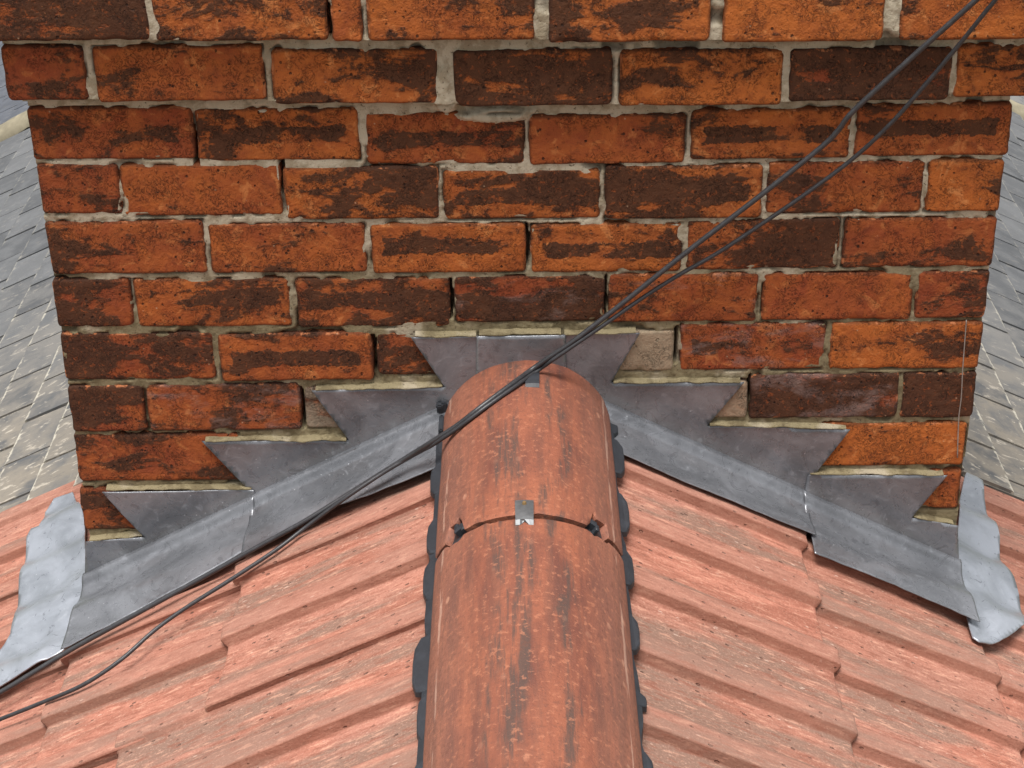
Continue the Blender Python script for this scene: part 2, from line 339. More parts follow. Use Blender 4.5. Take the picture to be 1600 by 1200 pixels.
def clay_tile_material():
    M = Mat('clay_roof_tile')
    r = M.rand(); grey = M.attr('grey')
    o = M.comb(M.math('MULTIPLY', r, 31.0), M.math('MULTIPLY', r, 17.0), M.math('MULTIPLY', r, 5.0))
    P = M.vec('ADD', M.P, o)
    S = M.vec('ADD', M.vec('MULTIPLY', M.P, (0.22, 1.0, 1.0)), o)           # streaks run down the slope (local x)
    S2 = M.vec('ADD', M.vec('MULTIPLY', M.P, (0.55, 1.0, 1.0)), o)
    n1 = M.noise(S, 38, 6, 0.62, 0.3); n2 = M.noise(S, 150, 4, 0.6); n3 = M.noise(S2, 240, 3, 0.6); nb = M.noise(P, 6, 3, 0.5)
    a = M.mix(M.ss(n1, 0.33, 0.67), (0.29, 0.102, 0.066), (0.47, 0.190, 0.130))
    a = M.mix(M.math('MULTIPLY', M.ss(nb, 0.38, 0.66), 0.45), a, (0.37, 0.195, 0.150))
    a = M.mix(M.math('MULTIPLY', r, 0.5), a, (0.27, 0.125, 0.088))
    # older grey brown bands of lichen along the grain
    gm = M.math('ADD', M.noise(M.vec('MULTIPLY', S, (0.7, 1, 1)), 15, 5, 0.6), M.math('MULTIPLY', M.math('SUBTRACT', grey, 0.5), 0.26))
    a = M.mix(M.math('MULTIPLY', M.ss(gm, 0.45, 0.58), 0.85), a, M.mix(n2, (0.125, 0.078, 0.058), (0.265, 0.170, 0.130)))
    a = M.mix(M.math('MULTIPLY', M.ss(n2, 0.53, 0.63), 0.65), a, (0.21, 0.075, 0.048))
    a = M.mix(M.math('MULTIPLY', M.ss(n2, 0.45, 0.34), 0.55), a, (0.56, 0.30, 0.21))
    dks = M.math('MULTIPLY', M.ss(M.voro(M.vec('ADD', M.vec('MULTIPLY', M.P, (0.5, 1, 1)), o), 85), 0.17, 0.09), M.ss(M.noise(P, 25, 2), 0.45, 0.53))
    a = M.mix(M.math('MULTIPLY', dks, 0.85), a, (0.10, 0.055, 0.042))
    wts = M.math('MULTIPLY', M.ss(M.voro(M.vec('ADD', M.vec('MULTIPLY', M.P, (0.28, 1, 1)), M.vec('ADD', o, (3.1, 1.7, 0.2))), 110), 0.14, 0.08), M.ss(M.noise(P, 20, 3), 0.52, 0.60))
    a = M.mix(M.math('MULTIPLY', wts, 0.5), a, (0.72, 0.56, 0.47))
    a = M.mix(M.math('MULTIPLY', M.ss(n3, 0.65, 0.73), 0.45), a, (0.60, 0.40, 0.32))
    a = M.mix(M.math('MULTIPLY', M.ss(n3, 0.38, 0.30), 0.6), a, (0.15, 0.07, 0.05))
    ng = M.noise(P, 320, 4, 0.7)                                             # sandy grain
    a = M.mix(M.math('MULTIPLY', M.ss(ng, 0.53, 0.66), 0.40), a, (0.17, 0.075, 0.052))
    a = M.mix(M.math('MULTIPLY', M.ss(ng, 0.46, 0.34), 0.30), a, (0.60, 0.36, 0.26))
    # shade painted into the rib sides that face the camera, worn pale tail edge
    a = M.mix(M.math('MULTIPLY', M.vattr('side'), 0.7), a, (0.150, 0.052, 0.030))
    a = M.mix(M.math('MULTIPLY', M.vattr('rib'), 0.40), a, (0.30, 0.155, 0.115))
    x = M.xyz(M.P)[0]
    a = M.mix(M.math('MULTIPLY', M.ss(M.math('ADD', x, M.math('MULTIPLY', n1, 0.012)), 0.009, 0.015), M.math('MULTIPLY', M.ss(nb, 0.45, 0.58), 0.6)), a, (0.56, 0.32, 0.23))
    h = M.math('ADD', M.math('MULTIPLY', n2, 0.5), M.math('ADD', n1, M.math('MULTIPLY', n3, 0.5)))
    h = M.math('SUBTRACT', h, dks)
    return M.fin(a, 0.78, M.bump(h, 0.9, 0.0024), spec=0.3)

def ridge_material():
    M = Mat('ridge_clay')
    r = M.rand()
    o = M.comb(M.math('MULTIPLY', r, 11.0), M.math('MULTIPLY', r, 17.0), M.math('MULTIPLY', r, 5.0))
    P = M.vec('ADD', M.P, o)
    S = M.vec('ADD', M.vec('MULTIPLY', M.P, (1.0, 0.13, 1.0)), o)            # weather streaks run along the ridge
    nb = M.noise(P, 7, 4, 0.6); n1 = M.noise(S, 30, 6, 0.65, 0.2); n2 = M.noise(P, 120, 4, 0.65); n3 = M.noise(P, 380, 2, 0.5)
    c = M.mix(M.ss(n1, 0.38, 0.62), (0.130, 0.045, 0.031), (0.235, 0.078, 0.044))
    c = M.mix(M.math('MULTIPLY', M.ss(nb, 0.42, 0.62), 0.45), c, (0.31, 0.102, 0.052))
    x, y, z = M.xyz(M.P)
    sidef = M.ss(M.math('ABSOLUTE', x), 0.055, 0.118)
    c = M.mix(M.math('MULTIPLY', sidef, 0.55), c, (0.29, 0.13, 0.09))      # lichen film on the flanks
    xs = M.math('ADD', x, M.math('MULTIPLY', M.math('SUBTRACT', nb, 0.5), 0.10))
    b1 = M.ss(M.math('ABSOLUTE', M.math('ADD', xs, 0.030)), 0.030, 0.006)
    b2 = M.ss(M.math('ABSOLUTE', M.math('SUBTRACT', xs, 0.040)), 0.016, 0.003)
    stk = M.math('MULTIPLY', M.ss(M.noise(M.vec('MULTIPLY', S, (1.0, 0.6, 1)), 60, 5, 0.7), 0.44, 0.60), M.math('ADD', 0.30, M.math('ADD', M.math('MULTIPLY', b1, 1.6), b2), clamp=True))
    c = M.mix(M.math('MULTIPLY', stk, 0.85), c, (0.070, 0.047, 0.039))
    c = M.mix(M.math('MULTIPLY', M.ss(n2, 0.55, 0.65), 0.45), c, (0.13, 0.050, 0.033))
    c = M.mix(M.math('MULTIPLY', M.ss(n2, 0.44, 0.35), 0.55), c, (0.38, 0.150, 0.085))
    c = M.mix(M.math('MULTIPLY', M.ss(n3, 0.36, 0.28), 0.55), c, (0.07, 0.035, 0.026))
    fl = M.math('MULTIPLY', M.ss(M.voro(M.vec('ADD', M.vec('MULTIPLY', M.P, (1, 0.55, 1)), o), 42), 0.20, 0.11), M.math('MULTIPLY', M.ss(M.noise(P, 16, 3), 0.47, 0.57), M.math('ADD', 0.25, sidef, clamp=True)))
    c = M.mix(M.math('MULTIPLY', fl, 0.5), c, (0.50, 0.26, 0.17))
    sc = M.math('MULTIPLY', M.ss(M.math('ABSOLUTE', M.math('SUBTRACT', M.math('ABSOLUTE', M.math('ADD', x, M.math('MULTIPLY', M.math('SUBTRACT', nb, 0.5), 0.01))), 0.113)), 0.0022, 0.0008), M.ss(M.noise(S, 70, 3), 0.46, 0.55))
    c = M.mix(M.math('MULTIPLY', sc, 0.4), c, (0.64, 0.42, 0.32))
    h = M.math('ADD', M.math('MULTIPLY', n2, 0.7), M.math('MULTIPLY', n3, 0.4))
    return M.fin(c, 0.72, M.bump(h, 0.9, 0.0020), spec=0.35)

def lead_material(name, lo, hi, rough, metal):
    M = Mat(name)
    r = M.rand()
    P = M.vec('ADD', M.P, M.comb(M.math('MULTIPLY', r, 3.0), 0.0, M.math('MULTIPLY', r, 5.0)))
    n1 = M.noise(P, 9, 5, 0.62, 0.8); n2 = M.noise(P, 45, 6, 0.7, 1.2); n3 = M.noise(P, 260, 3, 0.6)
    c = M.mix(M.ss(n1, 0.36, 0.64), lo, hi)
    c = M.mix(M.math('MULTIPLY', M.ss(n2, 0.56, 0.70), 0.35), c, (0.42, 0.44, 0.48))
    c = M.mix(M.math('MULTIPLY', M.ss(n2, 0.44, 0.32), 0.45), c, tuple(v * 0.55 for v in lo))
    sp = M.math('MULTIPLY', M.ss(M.voro(P, 70), 0.085, 0.04), M.ss(M.noise(P, 14, 2), 0.46, 0.55))
    c = M.mix(M.math('MULTIPLY', sp, 0.85), c, (0.60, 0.61, 0.64))
    scr = M.math('MULTIPLY', M.ss(M.noise(M.vec('MULTIPLY', P, (1.0, 1.0, 2.6)), 120, 5, 0.75, 2.5), 0.60, 0.66), 0.30)
    c = M.mix(scr, c, (0.55, 0.56, 0.60))
    rg = M.math('ADD', rough, M.math('MULTIPLY', M.math('SUBTRACT', n2, 0.5), 0.35))
    h = M.math('ADD', M.math('MULTIPLY', n1, 3.0), M.math('ADD', M.math('MULTIPLY', n2, 0.8), M.math('MULTIPLY', n3, 0.12)))
    return M.fin(c, rg, M.bump(h, 0.35, 0.002), metallic=metal, spec=0.9)

def slate_material(name, a0, a1, warm):
    M = Mat(name)
    r = M.rand()
    o = M.comb(M.math('MULTIPLY', r, 31.0), M.math('MULTIPLY', r, 17.0), M.math('MULTIPLY', r, 5.0))
    P = M.vec('ADD', M.P, o)
    S = M.vec('ADD', M.vec('MULTIPLY', M.P, (0.5, 1.0, 1.0)), o)
    n1 = M.noise(P, 12, 5, 0.6, 0.4); n2 = M.noise(S, 60, 5, 0.65, 0.5); n3 = M.noise(P, 250, 3, 0.6)
    c = M.mix(r, a0, a1)
    c = M.mix(M.math('MULTIPLY', M.ss(n1, 0.40, 0.62), 0.4), c, tuple(v * 1.35 for v in a1))
    gy = M.attr('near')                                                      # lichen film, thicker on the sheltered slates
    c = M.mix(M.math('MULTIPLY', gy, M.ss(n1, 0.30, 0.62)), c, warm)
    bl = M.math('MULTIPLY', M.ss(n2, 0.57, 0.66), M.math('ADD', 0.15, M.math('MULTIPLY', gy, 0.75)))
    c = M.mix(bl, c, (0.40, 0.36, 0.30))
    c = M.mix(M.math('MULTIPLY', M.ss(n2, 0.43, 0.33), 0.45), c, (0.10, 0.10, 0.10))
    x, y, z = M.xyz(M.P)
    tail = M.ss(M.math('ADD', x, M.math('MULTIPLY', M.math('SUBTRACT', n2, 0.5), 0.022)), -0.0075, -0.0025)
    c = M.mix(M.math('MULTIPLY', tail, M.math('MULTIPLY', M.ss(M.noise(P, 26, 3), 0.40, 0.52), M.math('ADD', 0.25, gy, clamp=True))), c, (0.44, 0.41, 0.34))
    h = M.math('ADD', n2, M.math('MULTIPLY', n3, 0.4))
    return M.fin(c, 0.68, M.bump(h, 0.6, 0.0016), spec=0.3)

def plain(name, col, rough, metal=0.0, bump=0.3, scale=150, var=0.35):
    M = Mat(name)
    n = M.noise(M.P, scale, 4, 0.6)
    n2 = M.noise(M.P, scale * 0.2, 4, 0.6)
    c = M.mix(n, tuple(v * (1 - var) for v in col), tuple(min(1, v * (1 + var)) for v in col))
    c = M.mix(M.math('MULTIPLY', M.ss(n2, 0.5, 0.65), 0.4), c, tuple(min(1, v * 1.8) for v in col))
    return M.fin(c, rough, M.bump(n, bump, 0.001), metallic=metal)

MB = brick_material(); MM = mortar_material(); MT = clay_tile_material(); MR = ridge_material()
ML = lead_material('weathered_lead', (0.140, 0.145, 0.158), (0.225, 0.232, 0.252), 0.30, 0.40)
MLB = lead_material('bright_lead', (0.23, 0.25, 0.28), (0.34, 0.365, 0.41), 0.32, 0.3)
MS = slate_material('welsh_slate', (0.068, 0.071, 0.076), (0.112, 0.115, 0.119), (0.205, 0.182, 0.150))
MS2 = slate_material('dark_slate', (0.055, 0.06, 0.072), (0.085, 0.092, 0.108), (0.2, 0.18, 0.15))
MPL = plain('black_plastic', (0.022, 0.025, 0.031), 0.55, bump=0.2)
MCB = plain('cable_sheath', (0.030, 0.030, 0.033), 0.42, bump=0.25, scale=400)
MCG = plain('grey_cable_sheath', (0.034, 0.034, 0.037), 0.36, bump=0.25, scale=400)
MZN = plain('dull_zinc', (0.13, 0.135, 0.14), 0.5, 0.5)
MBR = plain('brass_screw', (0.42, 0.27, 0.12), 0.45, 0.7)
MVM = plain('cream_mortar', (0.20, 0.175, 0.12), 0.95, scale=40)
MBK = plain('dark_underlay', (0.03, 0.028, 0.027), 0.95)
MGR = plain('ground_cover', (0.10, 0.11, 0.07), 0.95, scale=2)
MSO = plain('stone_white', (0.72, 0.72, 0.70), 0.8)

# ------------------------------------------------------------------ geometry of the roofs
X0, ZR, TAN = 0.008, -0.418, 0.5185                      # ridge line, height of the tile crests, pitch
PITCH = math.atan(TAN); CP, SP = math.cos(PITCH), math.sin(PITCH)
def roof_z(x): return ZR - TAN * abs(x - X0)

# ---- ground far below, one sheet
gm = mesh('ground', [(-150, -150, -7), (150, -150, -7), (150, 150, -7), (-150, 150, -7)], [(0, 1, 2, 3)])
g = obj('ground', gm, MGR); g['kind'] = 'structure'

# ------------------------------------------------------------------ chimney
chimney = thing('chimney', 'large red and orange brick chimney stack astride the roof ridge', 'chimney', (0, 0, -0.8))
def cobj(name, me, mat, loc):           # child of the chimney, placed in world terms
    o = obj(name, me, mat, chimney)
    o.location = Vector(loc) - Vector((0, 0, -0.8))
    return o

def brick_mesh(w, h, d, seed, fine=True):
    """one worn brick: front face at y=0, centred in x and z, d deep"""
    hx, hz = w / 2, h / 2
    r = 0.0045
    def ticks(hh, n):
        e = [0, 0.0012, 0.0028, 0.0050, 0.0085]
        mid = np.linspace(-hh + 0.0085, hh - 0.0085, n)[1:-1]
        return np.array([-hh + t for t in e] + list(mid) + [hh - t for t in reversed(e)])
    xs = ticks(hx, max(5, int(w / 0.011)) if fine else 4); zs = ticks(hz, 7 if fine else 4)
    X, Z = np.meshgrid(xs, zs, indexing='ij')
    sx, sz = X.copy(), Z.copy()
    rc = 0.007
    cx, cz = np.clip(X, -hx + rc, hx - rc), np.clip(Z, -hz + rc, hz - rc)
    ddx, ddz = X - cx, Z - cz
    L = np.hypot(ddx, ddz)
    sc = np.where((np.abs(ddx) > 1e-9) & (np.abs(ddz) > 1e-9), np.maximum(np.abs(ddx), np.abs(ddz)) / np.maximum(L, 1e-9), 1.0)
    X = cx + ddx * sc; Z = cz + ddz * sc
    edge = np.minimum(hx - np.abs(sx), hz - np.abs(sz))
    prof = np.where(edge < r, r - np.sqrt(np.maximum(r * r - (r - np.minimum(edge, r)) ** 2, 0)), 0)
    chip = np.maximum(fnoise(sx * 40 + seed * 3.1, sz * 40, seed, 3) - 0.30, 0) * 0.010 * sstep(0.010, 0.0, edge)
    Y = prof * 0.9 + chip + 0.0006 * fnoise(sx * 60, sz * 60, seed * 1.7, 3) + 0.0012 * vnoise(sx * 12, sz * 12, seed * 0.9)
    wob = sstep(0.012, 0.0, edge)
    X = X + wob * 0.0016 * fnoise(sz * 55 + seed, sx * 8, seed * 2.3, 3)
    Z = Z + wob * 0.0016 * fnoise(sx * 45 + seed * 5, sz * 8, seed * 1.3, 3)
    nu, nv = X.shape
    V = np.stack([X.ravel(), Y.ravel(), Z.ravel()], 1)
    F = grid_faces(nu, nv)
    # ring of the outline, pushed back to the brick's depth
    ring = [i * nv for i in range(nu)] + [(nu - 1) * nv + j for j in range(1, nv)] + [i * nv + nv - 1 for i in range(nu - 2, -1, -1)] + [j for j in range(nv - 2, 0, -1)]
    n0 = len(V)
    B = V[ring].copy(); B[:, 1] = d
    V = np.concatenate([V, B])
    for k in range(len(ring)):
        k2 = (k + 1) % len(ring)
        F.append((ring[k2], ring[k], n0 + k, n0 + k2))
    F.append(tuple(n0 + k for k in range(len(ring))))
    return mesh('brick', V, F, True)

def put_brick(x0, x1, z0, z1, y, tone, dark, band, bias, pale, depth=0.105, rot=0.0, fine=True, me=None, flipped=False):
    w, h = x1 - x0, z1 - z0
    s = random.random() * 10
    o = cobj('brick', me or brick_mesh(w, h, depth, s, fine), MB, ((x0 + x1) / 2, y, (z0 + z1) / 2))
    o.rotation_euler = (random.uniform(-.006, .006), random.uniform(-.0035, .0035), rot)
    o['seed'] = s; o['tone'] = float(tone); o['dark'] = float(dark); o['band'] = float(band); o['bias'] = float(bias)
    o['pale'] = float(pale); o['half_width'] = w / 2; o['half_height'] = h / 2
    o['band_height'] = random.uniform(-.1, .25) * h / 2
    return o

bounds = {}
for (row, y, x0, x1, z0, z1, tone, dark, band, bias, pale) in BRICKS:
    corner = abs(x0) > 0.66 or abs(x1) > 0.66
    dep = 0.214 if (corner and (x1 - x0) < 0.15) else 0.104
    put_brick(x0, x1, z0, z1, y + random.uniform(-.0015, .0012), tone, dark, band, bias, pale, dep)
    b = bounds.setdefault(row, [9, -9]); b[0] = min(b[0], z0); b[1] = max(b[1], z1)
# courses above the picture and the returns along both sides
zt = bounds['A'][1] + 0.010
for k in range(3):
    xx = -0.74 - (0.115 if k % 2 else 0)
    while xx < 0.74:
        xa, xb = max(xx, -0.735), min(xx + 0.2185, 0.735)
        if xb - xa > 0.05:
            put_brick(xa, xb, zt, zt + 0.076, -0.047, random.random(), random.random() * .8, random.choice((0, 0, .6)), 0, 0)
        xx += 0.2285
    zt += 0.087
ZTOP = zt
rows = sorted(bounds.items(), key=lambda kv: -kv[1][1])
DEPTH = 0.68
side_mesh = {}
for ri, (row, (za, zb)) in enumerate(rows):
    px = {'A': 0.045, 'B': 0.022}.get(row, 0.0)
    rb = [b for b in BRICKS if b[0] == row]
    for s in (-1, 1):
        bb = (min(rb, key=lambda b: b[2]) if s < 0 else max(rb, key=lambda b: b[3]))
        xf = bb[2] if s < 0 else bb[3]
        if row == 'A': xf = s * 0.731
        if row == 'B': xf = s * 0.703
        za2, zb2 = bb[4], bb[5]
        header = (bb[3] - bb[2]) < 0.15
        yy = -px + (0.224 if header else 0.114)
        while yy < DEPTH - 0.02:
            ye = min(yy + 0.2155, DEPTH)
            if ye - yy > 0.04:
                w, h = ye - yy, zb2 - za2
                o = cobj('brick', brick_mesh(w, h, 0.10, random.random() * 9, False), MB, (xf, (yy + ye) / 2, (za2 + zb2) / 2))
                o.rotation_euler = (0, 0, s * math.pi / 2)
                for k, v in dict(seed=random.random() * 10, tone=random.random(), dark=.3 + .5 * random.random(), band=random.choice((0., .6)), bias=0., pale=0., half_width=w / 2, half_height=h / 2, band_height=0.).items(): o[k] = v
            yy += 0.2255

# mortar: a real relief that sits back between the bricks and runs over their worn arrises
def mortar_sheet(x0, x1, z0, z1, y, step=0.0026, voids=(), lumps=(), zlow=None):
    nx, nz = int((x1 - x0) / step) + 1, int((z1 - z0) / step) + 1
    X, Z = np.meshgrid(np.linspace(x0, x1, nx), np.linspace(z0, z1, nz), indexing='ij')
    if zlow is not None:
        lo = np.interp(X, zlow[0], zlow[1]); Z = lo + (Z - z0) / (z1 - z0) * (z1 - lo)
    n = fnoise(X * 38, Z * 38, 1.3, 5, 0.6); nl = fnoise(X * 7, Z * 9, 4.1, 3)
    Y = 0.0019 - 0.0024 * n - 0.0030 * nl
    Y += 0.0014 * vnoise(X * 240, Z * 240, 2.0)
    D = np.zeros_like(X)
    hole = sstep(0.42, 0.62, fnoise(X * 22 + 5, Z * 22, 8.8, 3)); Y += hole * 0.008; D += hole * 0.6
    # open hair cracks where the pointing has shrunk from the bricks
    for bk in BRICKS:
        a0, a1, b0, b1 = bk[2:6]
        if abs(bk[1] - y) > .005 or b1 < z0 or b0 > z1: continue
        q = np.maximum(np.maximum(a0 - X, X - a1), np.maximum(b0 - Z, Z - b1))
        gr = sstep(-.004, -.001, q) * sstep(.0024, .0006, q) * sstep(-.10, .35, fnoise(X * 30, Z * 30, 6.6, 3))
        Y += gr * .007; D = np.maximum(D, gr * .95)
    Y0 = Y.copy()
    for (a, b, ra, rb, dd) in voids:
        q = ((X - a) / ra) ** 2 + ((Z - b) / rb) ** 2 + 0.35 * n
        m = sstep(1.15, 0.85, q); Y += m * dd; D = np.maximum(D, m)
    for (a, b, ra, rb, dd) in lumps:
        q = ((X - a) / ra) ** 2 + ((Z - b) / rb) ** 2 + 0.75 * n
        Y -= sstep(1.2, 0.4, q) * dd
    Y = np.maximum(np.maximum(Y0, 0.0020), 0) + (Y - Y0) + y
    V = np.stack([X.ravel(), Y.ravel(), Z.ravel()], 1)
    return V, grid_faces(nx, nz), D.ravel()

VO = [(VOIDS[0][0], VOIDS[0][1], .006, .05, .03)]
VD = [(a, b, w, .034, .028) for (a, b), w in zip(VOIDS[1:], (.0045, .0040, .0030, .0055, .0045, .0050, .0035, .0030, .0030))]
LU = [(LUMPS[1][0], LUMPS[1][1] + .004, .055, .012, .011), (LUMPS[0][0], 0.008, .022, .018, .016)]
zAB = (bounds['A'][0] + bounds['B'][1]) / 2; zBC = (bounds['B'][0] + bounds['C'][1]) / 2
def lows(row):
    r_ = sorted([b for b in BRICKS if b[0] == row], key=lambda b: b[2])
    return ([(b[2] + b[3]) / 2 for b in r_], [b[4] + .002 for b in r_])
parts = [mortar_sheet(-0.682, 0.682, -0.80, bounds['B'][0] + 0.012, 0.0, voids=VD, lumps=LU),
         mortar_sheet(-0.698, 0.70, bounds['B'][0] + 0.003, bounds['A'][0] + 0.010, -0.022, voids=[], lumps=[(LUMPS[0][0] - .006, 0.03, .012, .05, .004)], zlow=lows('B')),
         mortar_sheet(-0.728, 0.728, bounds['A'][0] + 0.003, ZTOP, -0.045, step=0.004, voids=VO, zlow=lows('A'))]
V = []; F = []; D = []
for v, f, d in parts:
    off = sum(len(a) for a in V)
    V.append(v); F += [tuple(i + off for i in q) for q in f]; D.append(d)
me = mesh('mortar', np.concatenate(V), F, True)
at = me.attributes.new('depth', 'FLOAT', 'POINT'); at.data.foreach_set('value', np.concatenate(D).astype(np.float32))
mo = cobj('mortar', me, MM, (0, 0, 0)); 
# solid core behind the pointing
def box_mesh(name, boxes):
    V, F = [], []
    for (a, b, c, d, e, f) in boxes:
        o = len(V)
        V += [(a, c, e), (b, c, e), (b, d, e), (a, d, e), (a, c, f), (b, c, f), (b, d, f), (a, d, f)]
        F += [(o, o + 3, o + 2, o + 1), (o + 4, o + 5, o + 6, o + 7), (o, o + 1, o + 5, o + 4), (o + 1, o + 2, o + 6, o + 5), (o + 2, o + 3, o + 7, o + 6), (o + 3, o, o + 4, o + 7)]
    return mesh(name, V, F)
cobj('mortar_core', box_mesh('mortar_core', [(-0.675, 0.675, 0.036, DEPTH + .01, -1.2, bounds['B'][0] + 0.01),
                                            (-0.692, 0.694, 0.014, DEPTH + .02, bounds['B'][0] + 0.004, bounds['A'][0] + .006),
                                            (-0.72, 0.72, -0.008, DEPTH + .04, bounds['A'][0] + 0.004, ZTOP - 0.002)]), MM, (0, 0, 0))

# ------------------------------------------------------------------ tiled roof
roof = thing('tiled_roof', 'salmon red interlocking tile roof with rounded ridge running up to the chimney', 'roof', (X0, 0, ZR))
PER, GAUGE = 0.2925, 0.27                                # cover width, course spacing measured on plan
H = 0.0125                                               # height of the ribs
def prof_right():
    base = [(0.000, .86), (.003, .97), (.008, 1.), (.022, 1.03), (.037, 1.0), (.0405, .92), (.0475, .10), (.0515, .0), (.075, -.03), (.100, .0), (.118, .05), (.130, .14), (.139, .45), (.146, .90), (.152, 1.), (.168, 1.03), (.183, 1.0), (.1865, .92), (.1935, .10), (.1975, .0), (.222, -.03), (.246, .0), (.265, .05), (.277, .14), (.286, .42), (.2925, .66), (.302, .66)]
    return base
def prof_left():
    base = [(-.006, .60), (.002, .62), (.022, .64), (.030, .60), (.033, .52), (.039, .08), (.042, .0), (.066, -.03), (.092, .0), (.112, .05), (.124, .14), (.134, .45), (.141, .90), (.147, 1.), (.163, 1.03), (.179, 1.0), (.1825, .92), (.1895, .10), (.1935, .0), (.218, -.03), (.242, .0), (.258, .05), (.268, .14), (.277, .45), (.284, .90), (.289, 1.), (.306, 1.04), (.321, 1.0), (.3265, .96), (.3285, .80)]
    return base
def tile_mesh(profile, seed, length=0.365, mirror=False):
    """local x down the slope (tail at x=0), local y away from the camera negative -> v grows towards the camera, z up"""
    pv = np.array(profile)
    v = pv[:, 0]; w = pv[:, 1] * H
    us = np.array([0.0, -0.0015, -0.004, -0.010] + list(-length * np.array([.09, .22, .41, .6, .8, 1.0])))
    n = len(v)
    U, Vv = np.meshgrid(us, v, indexing='ij')
    W = np.tile(w, (len(us), 1))
    ext = 0.006 * sstep(0.15, 0.9, W / H) + 0.0030 * fnoise(Vv * 45 + seed, 0 * Vv, seed, 3)
    tl = sstep(-0.05, 0.0, U)
    U = U + ext * tl
    rounding = np.array([0.0028, 0.0010, 0.0003] + [0] * (len(us) - 3))[:, None]
    W = W - rounding + 0.0016 * fnoise(U * 6, Vv * 14, seed * 1.9, 3) + 0.0004 * fnoise(U * 4, Vv * 160, seed, 2)
    W = np.where(np.abs(Vv - v[0]) < 1e-9, W, W)
    top = np.stack([U.ravel(), -Vv.ravel(), W.ravel()], 1)
    nu = len(us)
    F = grid_faces(nu, n, 0, False)
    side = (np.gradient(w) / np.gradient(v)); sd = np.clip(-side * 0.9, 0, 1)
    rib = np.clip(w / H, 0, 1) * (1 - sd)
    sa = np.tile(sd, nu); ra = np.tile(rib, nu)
    # tail face, side faces and underside
    tail = top[:n].copy(); tail[:, 2] = np.maximum(tail[:, 2] - 0.014, -0.014) ; tail[:, 0] -= 0.0015
    head = top[-n:].copy(); head[:, 2] -= 0.012
    o1 = len(top); o2 = o1 + n
    Vt = np.concatenate([top, tail, head])
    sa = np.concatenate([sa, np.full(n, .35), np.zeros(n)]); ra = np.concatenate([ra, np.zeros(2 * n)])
    for j in range(n - 1):
        F.append((j, j + 1, o1 + j + 1, o1 + j))
        F.append((o1 + j, o1 + j + 1, o2 + j + 1, o2 + j))
    for j, fl in ((0, False), (n - 1, True)):
        col = [i * n + j for i in range(nu)]
        q = col + [o2 + j, o1 + j]
        F.append(tuple(q if fl else q[::-1]))
    me = mesh('roof_tile', Vt, F, True)
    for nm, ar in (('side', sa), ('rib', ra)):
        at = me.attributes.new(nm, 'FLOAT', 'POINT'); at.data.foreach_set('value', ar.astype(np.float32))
    mod = bmesh.new(); mod.from_mesh(me); bmesh.ops.recalc_face_normals(mod, faces=mod.faces)
    for e in mod.edges:
        if len(e.link_faces) == 2 and e.calc_face_angle(0) > math.radians(38): e.smooth = False
    mod.to_mesh(me); mod.free()
    return me

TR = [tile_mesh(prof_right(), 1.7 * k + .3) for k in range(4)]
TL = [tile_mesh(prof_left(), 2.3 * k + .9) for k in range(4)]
LONG = {}
def top_tiles(side, tx):                                 # tiles of the top course run on up under the ridge
    key = (side, round(tx, 1))
    if key not in LONG:
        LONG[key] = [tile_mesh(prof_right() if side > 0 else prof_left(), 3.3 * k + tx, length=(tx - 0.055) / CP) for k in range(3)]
    return LONG[key]
TILT = math.radians(2.3)
def place_tile(side, tailx, yfar, meshes):
    """tail at horizontal distance tailx from the ridge; far edge at y = yfar"""
    m = random.choice(meshes if (tailx > 0.62 or meshes is CUT) else top_tiles(side, tailx))
    o = bpy.data.objects.new('roof_tile', m); COL.objects.link(o); o.parent = roof
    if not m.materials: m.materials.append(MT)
    z = -TAN * tailx - 0.019 - H * CP
    # local x down the slope: for the right hand slope (+x, -z), for the left hand one (-x, -z)
    a = PITCH - (TILT if tailx > 0.62 else min(TILT, 0.012 / tailx)) + random.uniform(-.004, .004)
    X = Vector((side * math.cos(a), random.uniform(-.004, .004), -math.sin(a))).normalized()
    Z = Vector((side * math.sin(a), random.uniform(-.003, .003), math.cos(a)))
    Y = Z.cross(X).normalized(); Z = X.cross(Y)
    if side < 0:                                          # keep v running towards the camera
        Y = -Y
    R_ = Matrix((X, Y, Z)).transposed()
    o.matrix_local = Matrix.Translation((side * tailx, yfar, z + random.uniform(-.0015, .0015))) @ R_.to_4x4()
    return o
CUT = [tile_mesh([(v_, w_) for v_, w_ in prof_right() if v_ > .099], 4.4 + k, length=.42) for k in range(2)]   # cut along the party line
for side, meshes, y0, offs in ((1, TR, 0.207, 0.412), (-1, TL, 0.133, 0.426)):
    for c in range(0, 7):
        for k in range(-1, 7):
            yf = y0 - PER * k
            mm = meshes
            if yf > 0.45: mm = CUT
            if c == 0 and yf > 0.30: continue
            tx = offs + GAUGE * c + random.uniform(-.003, .003)
            if side < 0 and yf < -0.40: tx += 0.135           # broken bond nearer the eye on this slope
            if tx < 0.10: continue
            o = place_tile(side, tx, yf, mm)
            g_ = random.choice((0.15, 0.3, 0.45))
            if yf < -0.30: g_ += 0.35
            if side > 0 and c == 1 and yf < -0.3: g_ -= 0.15
            o['grey'] = g_
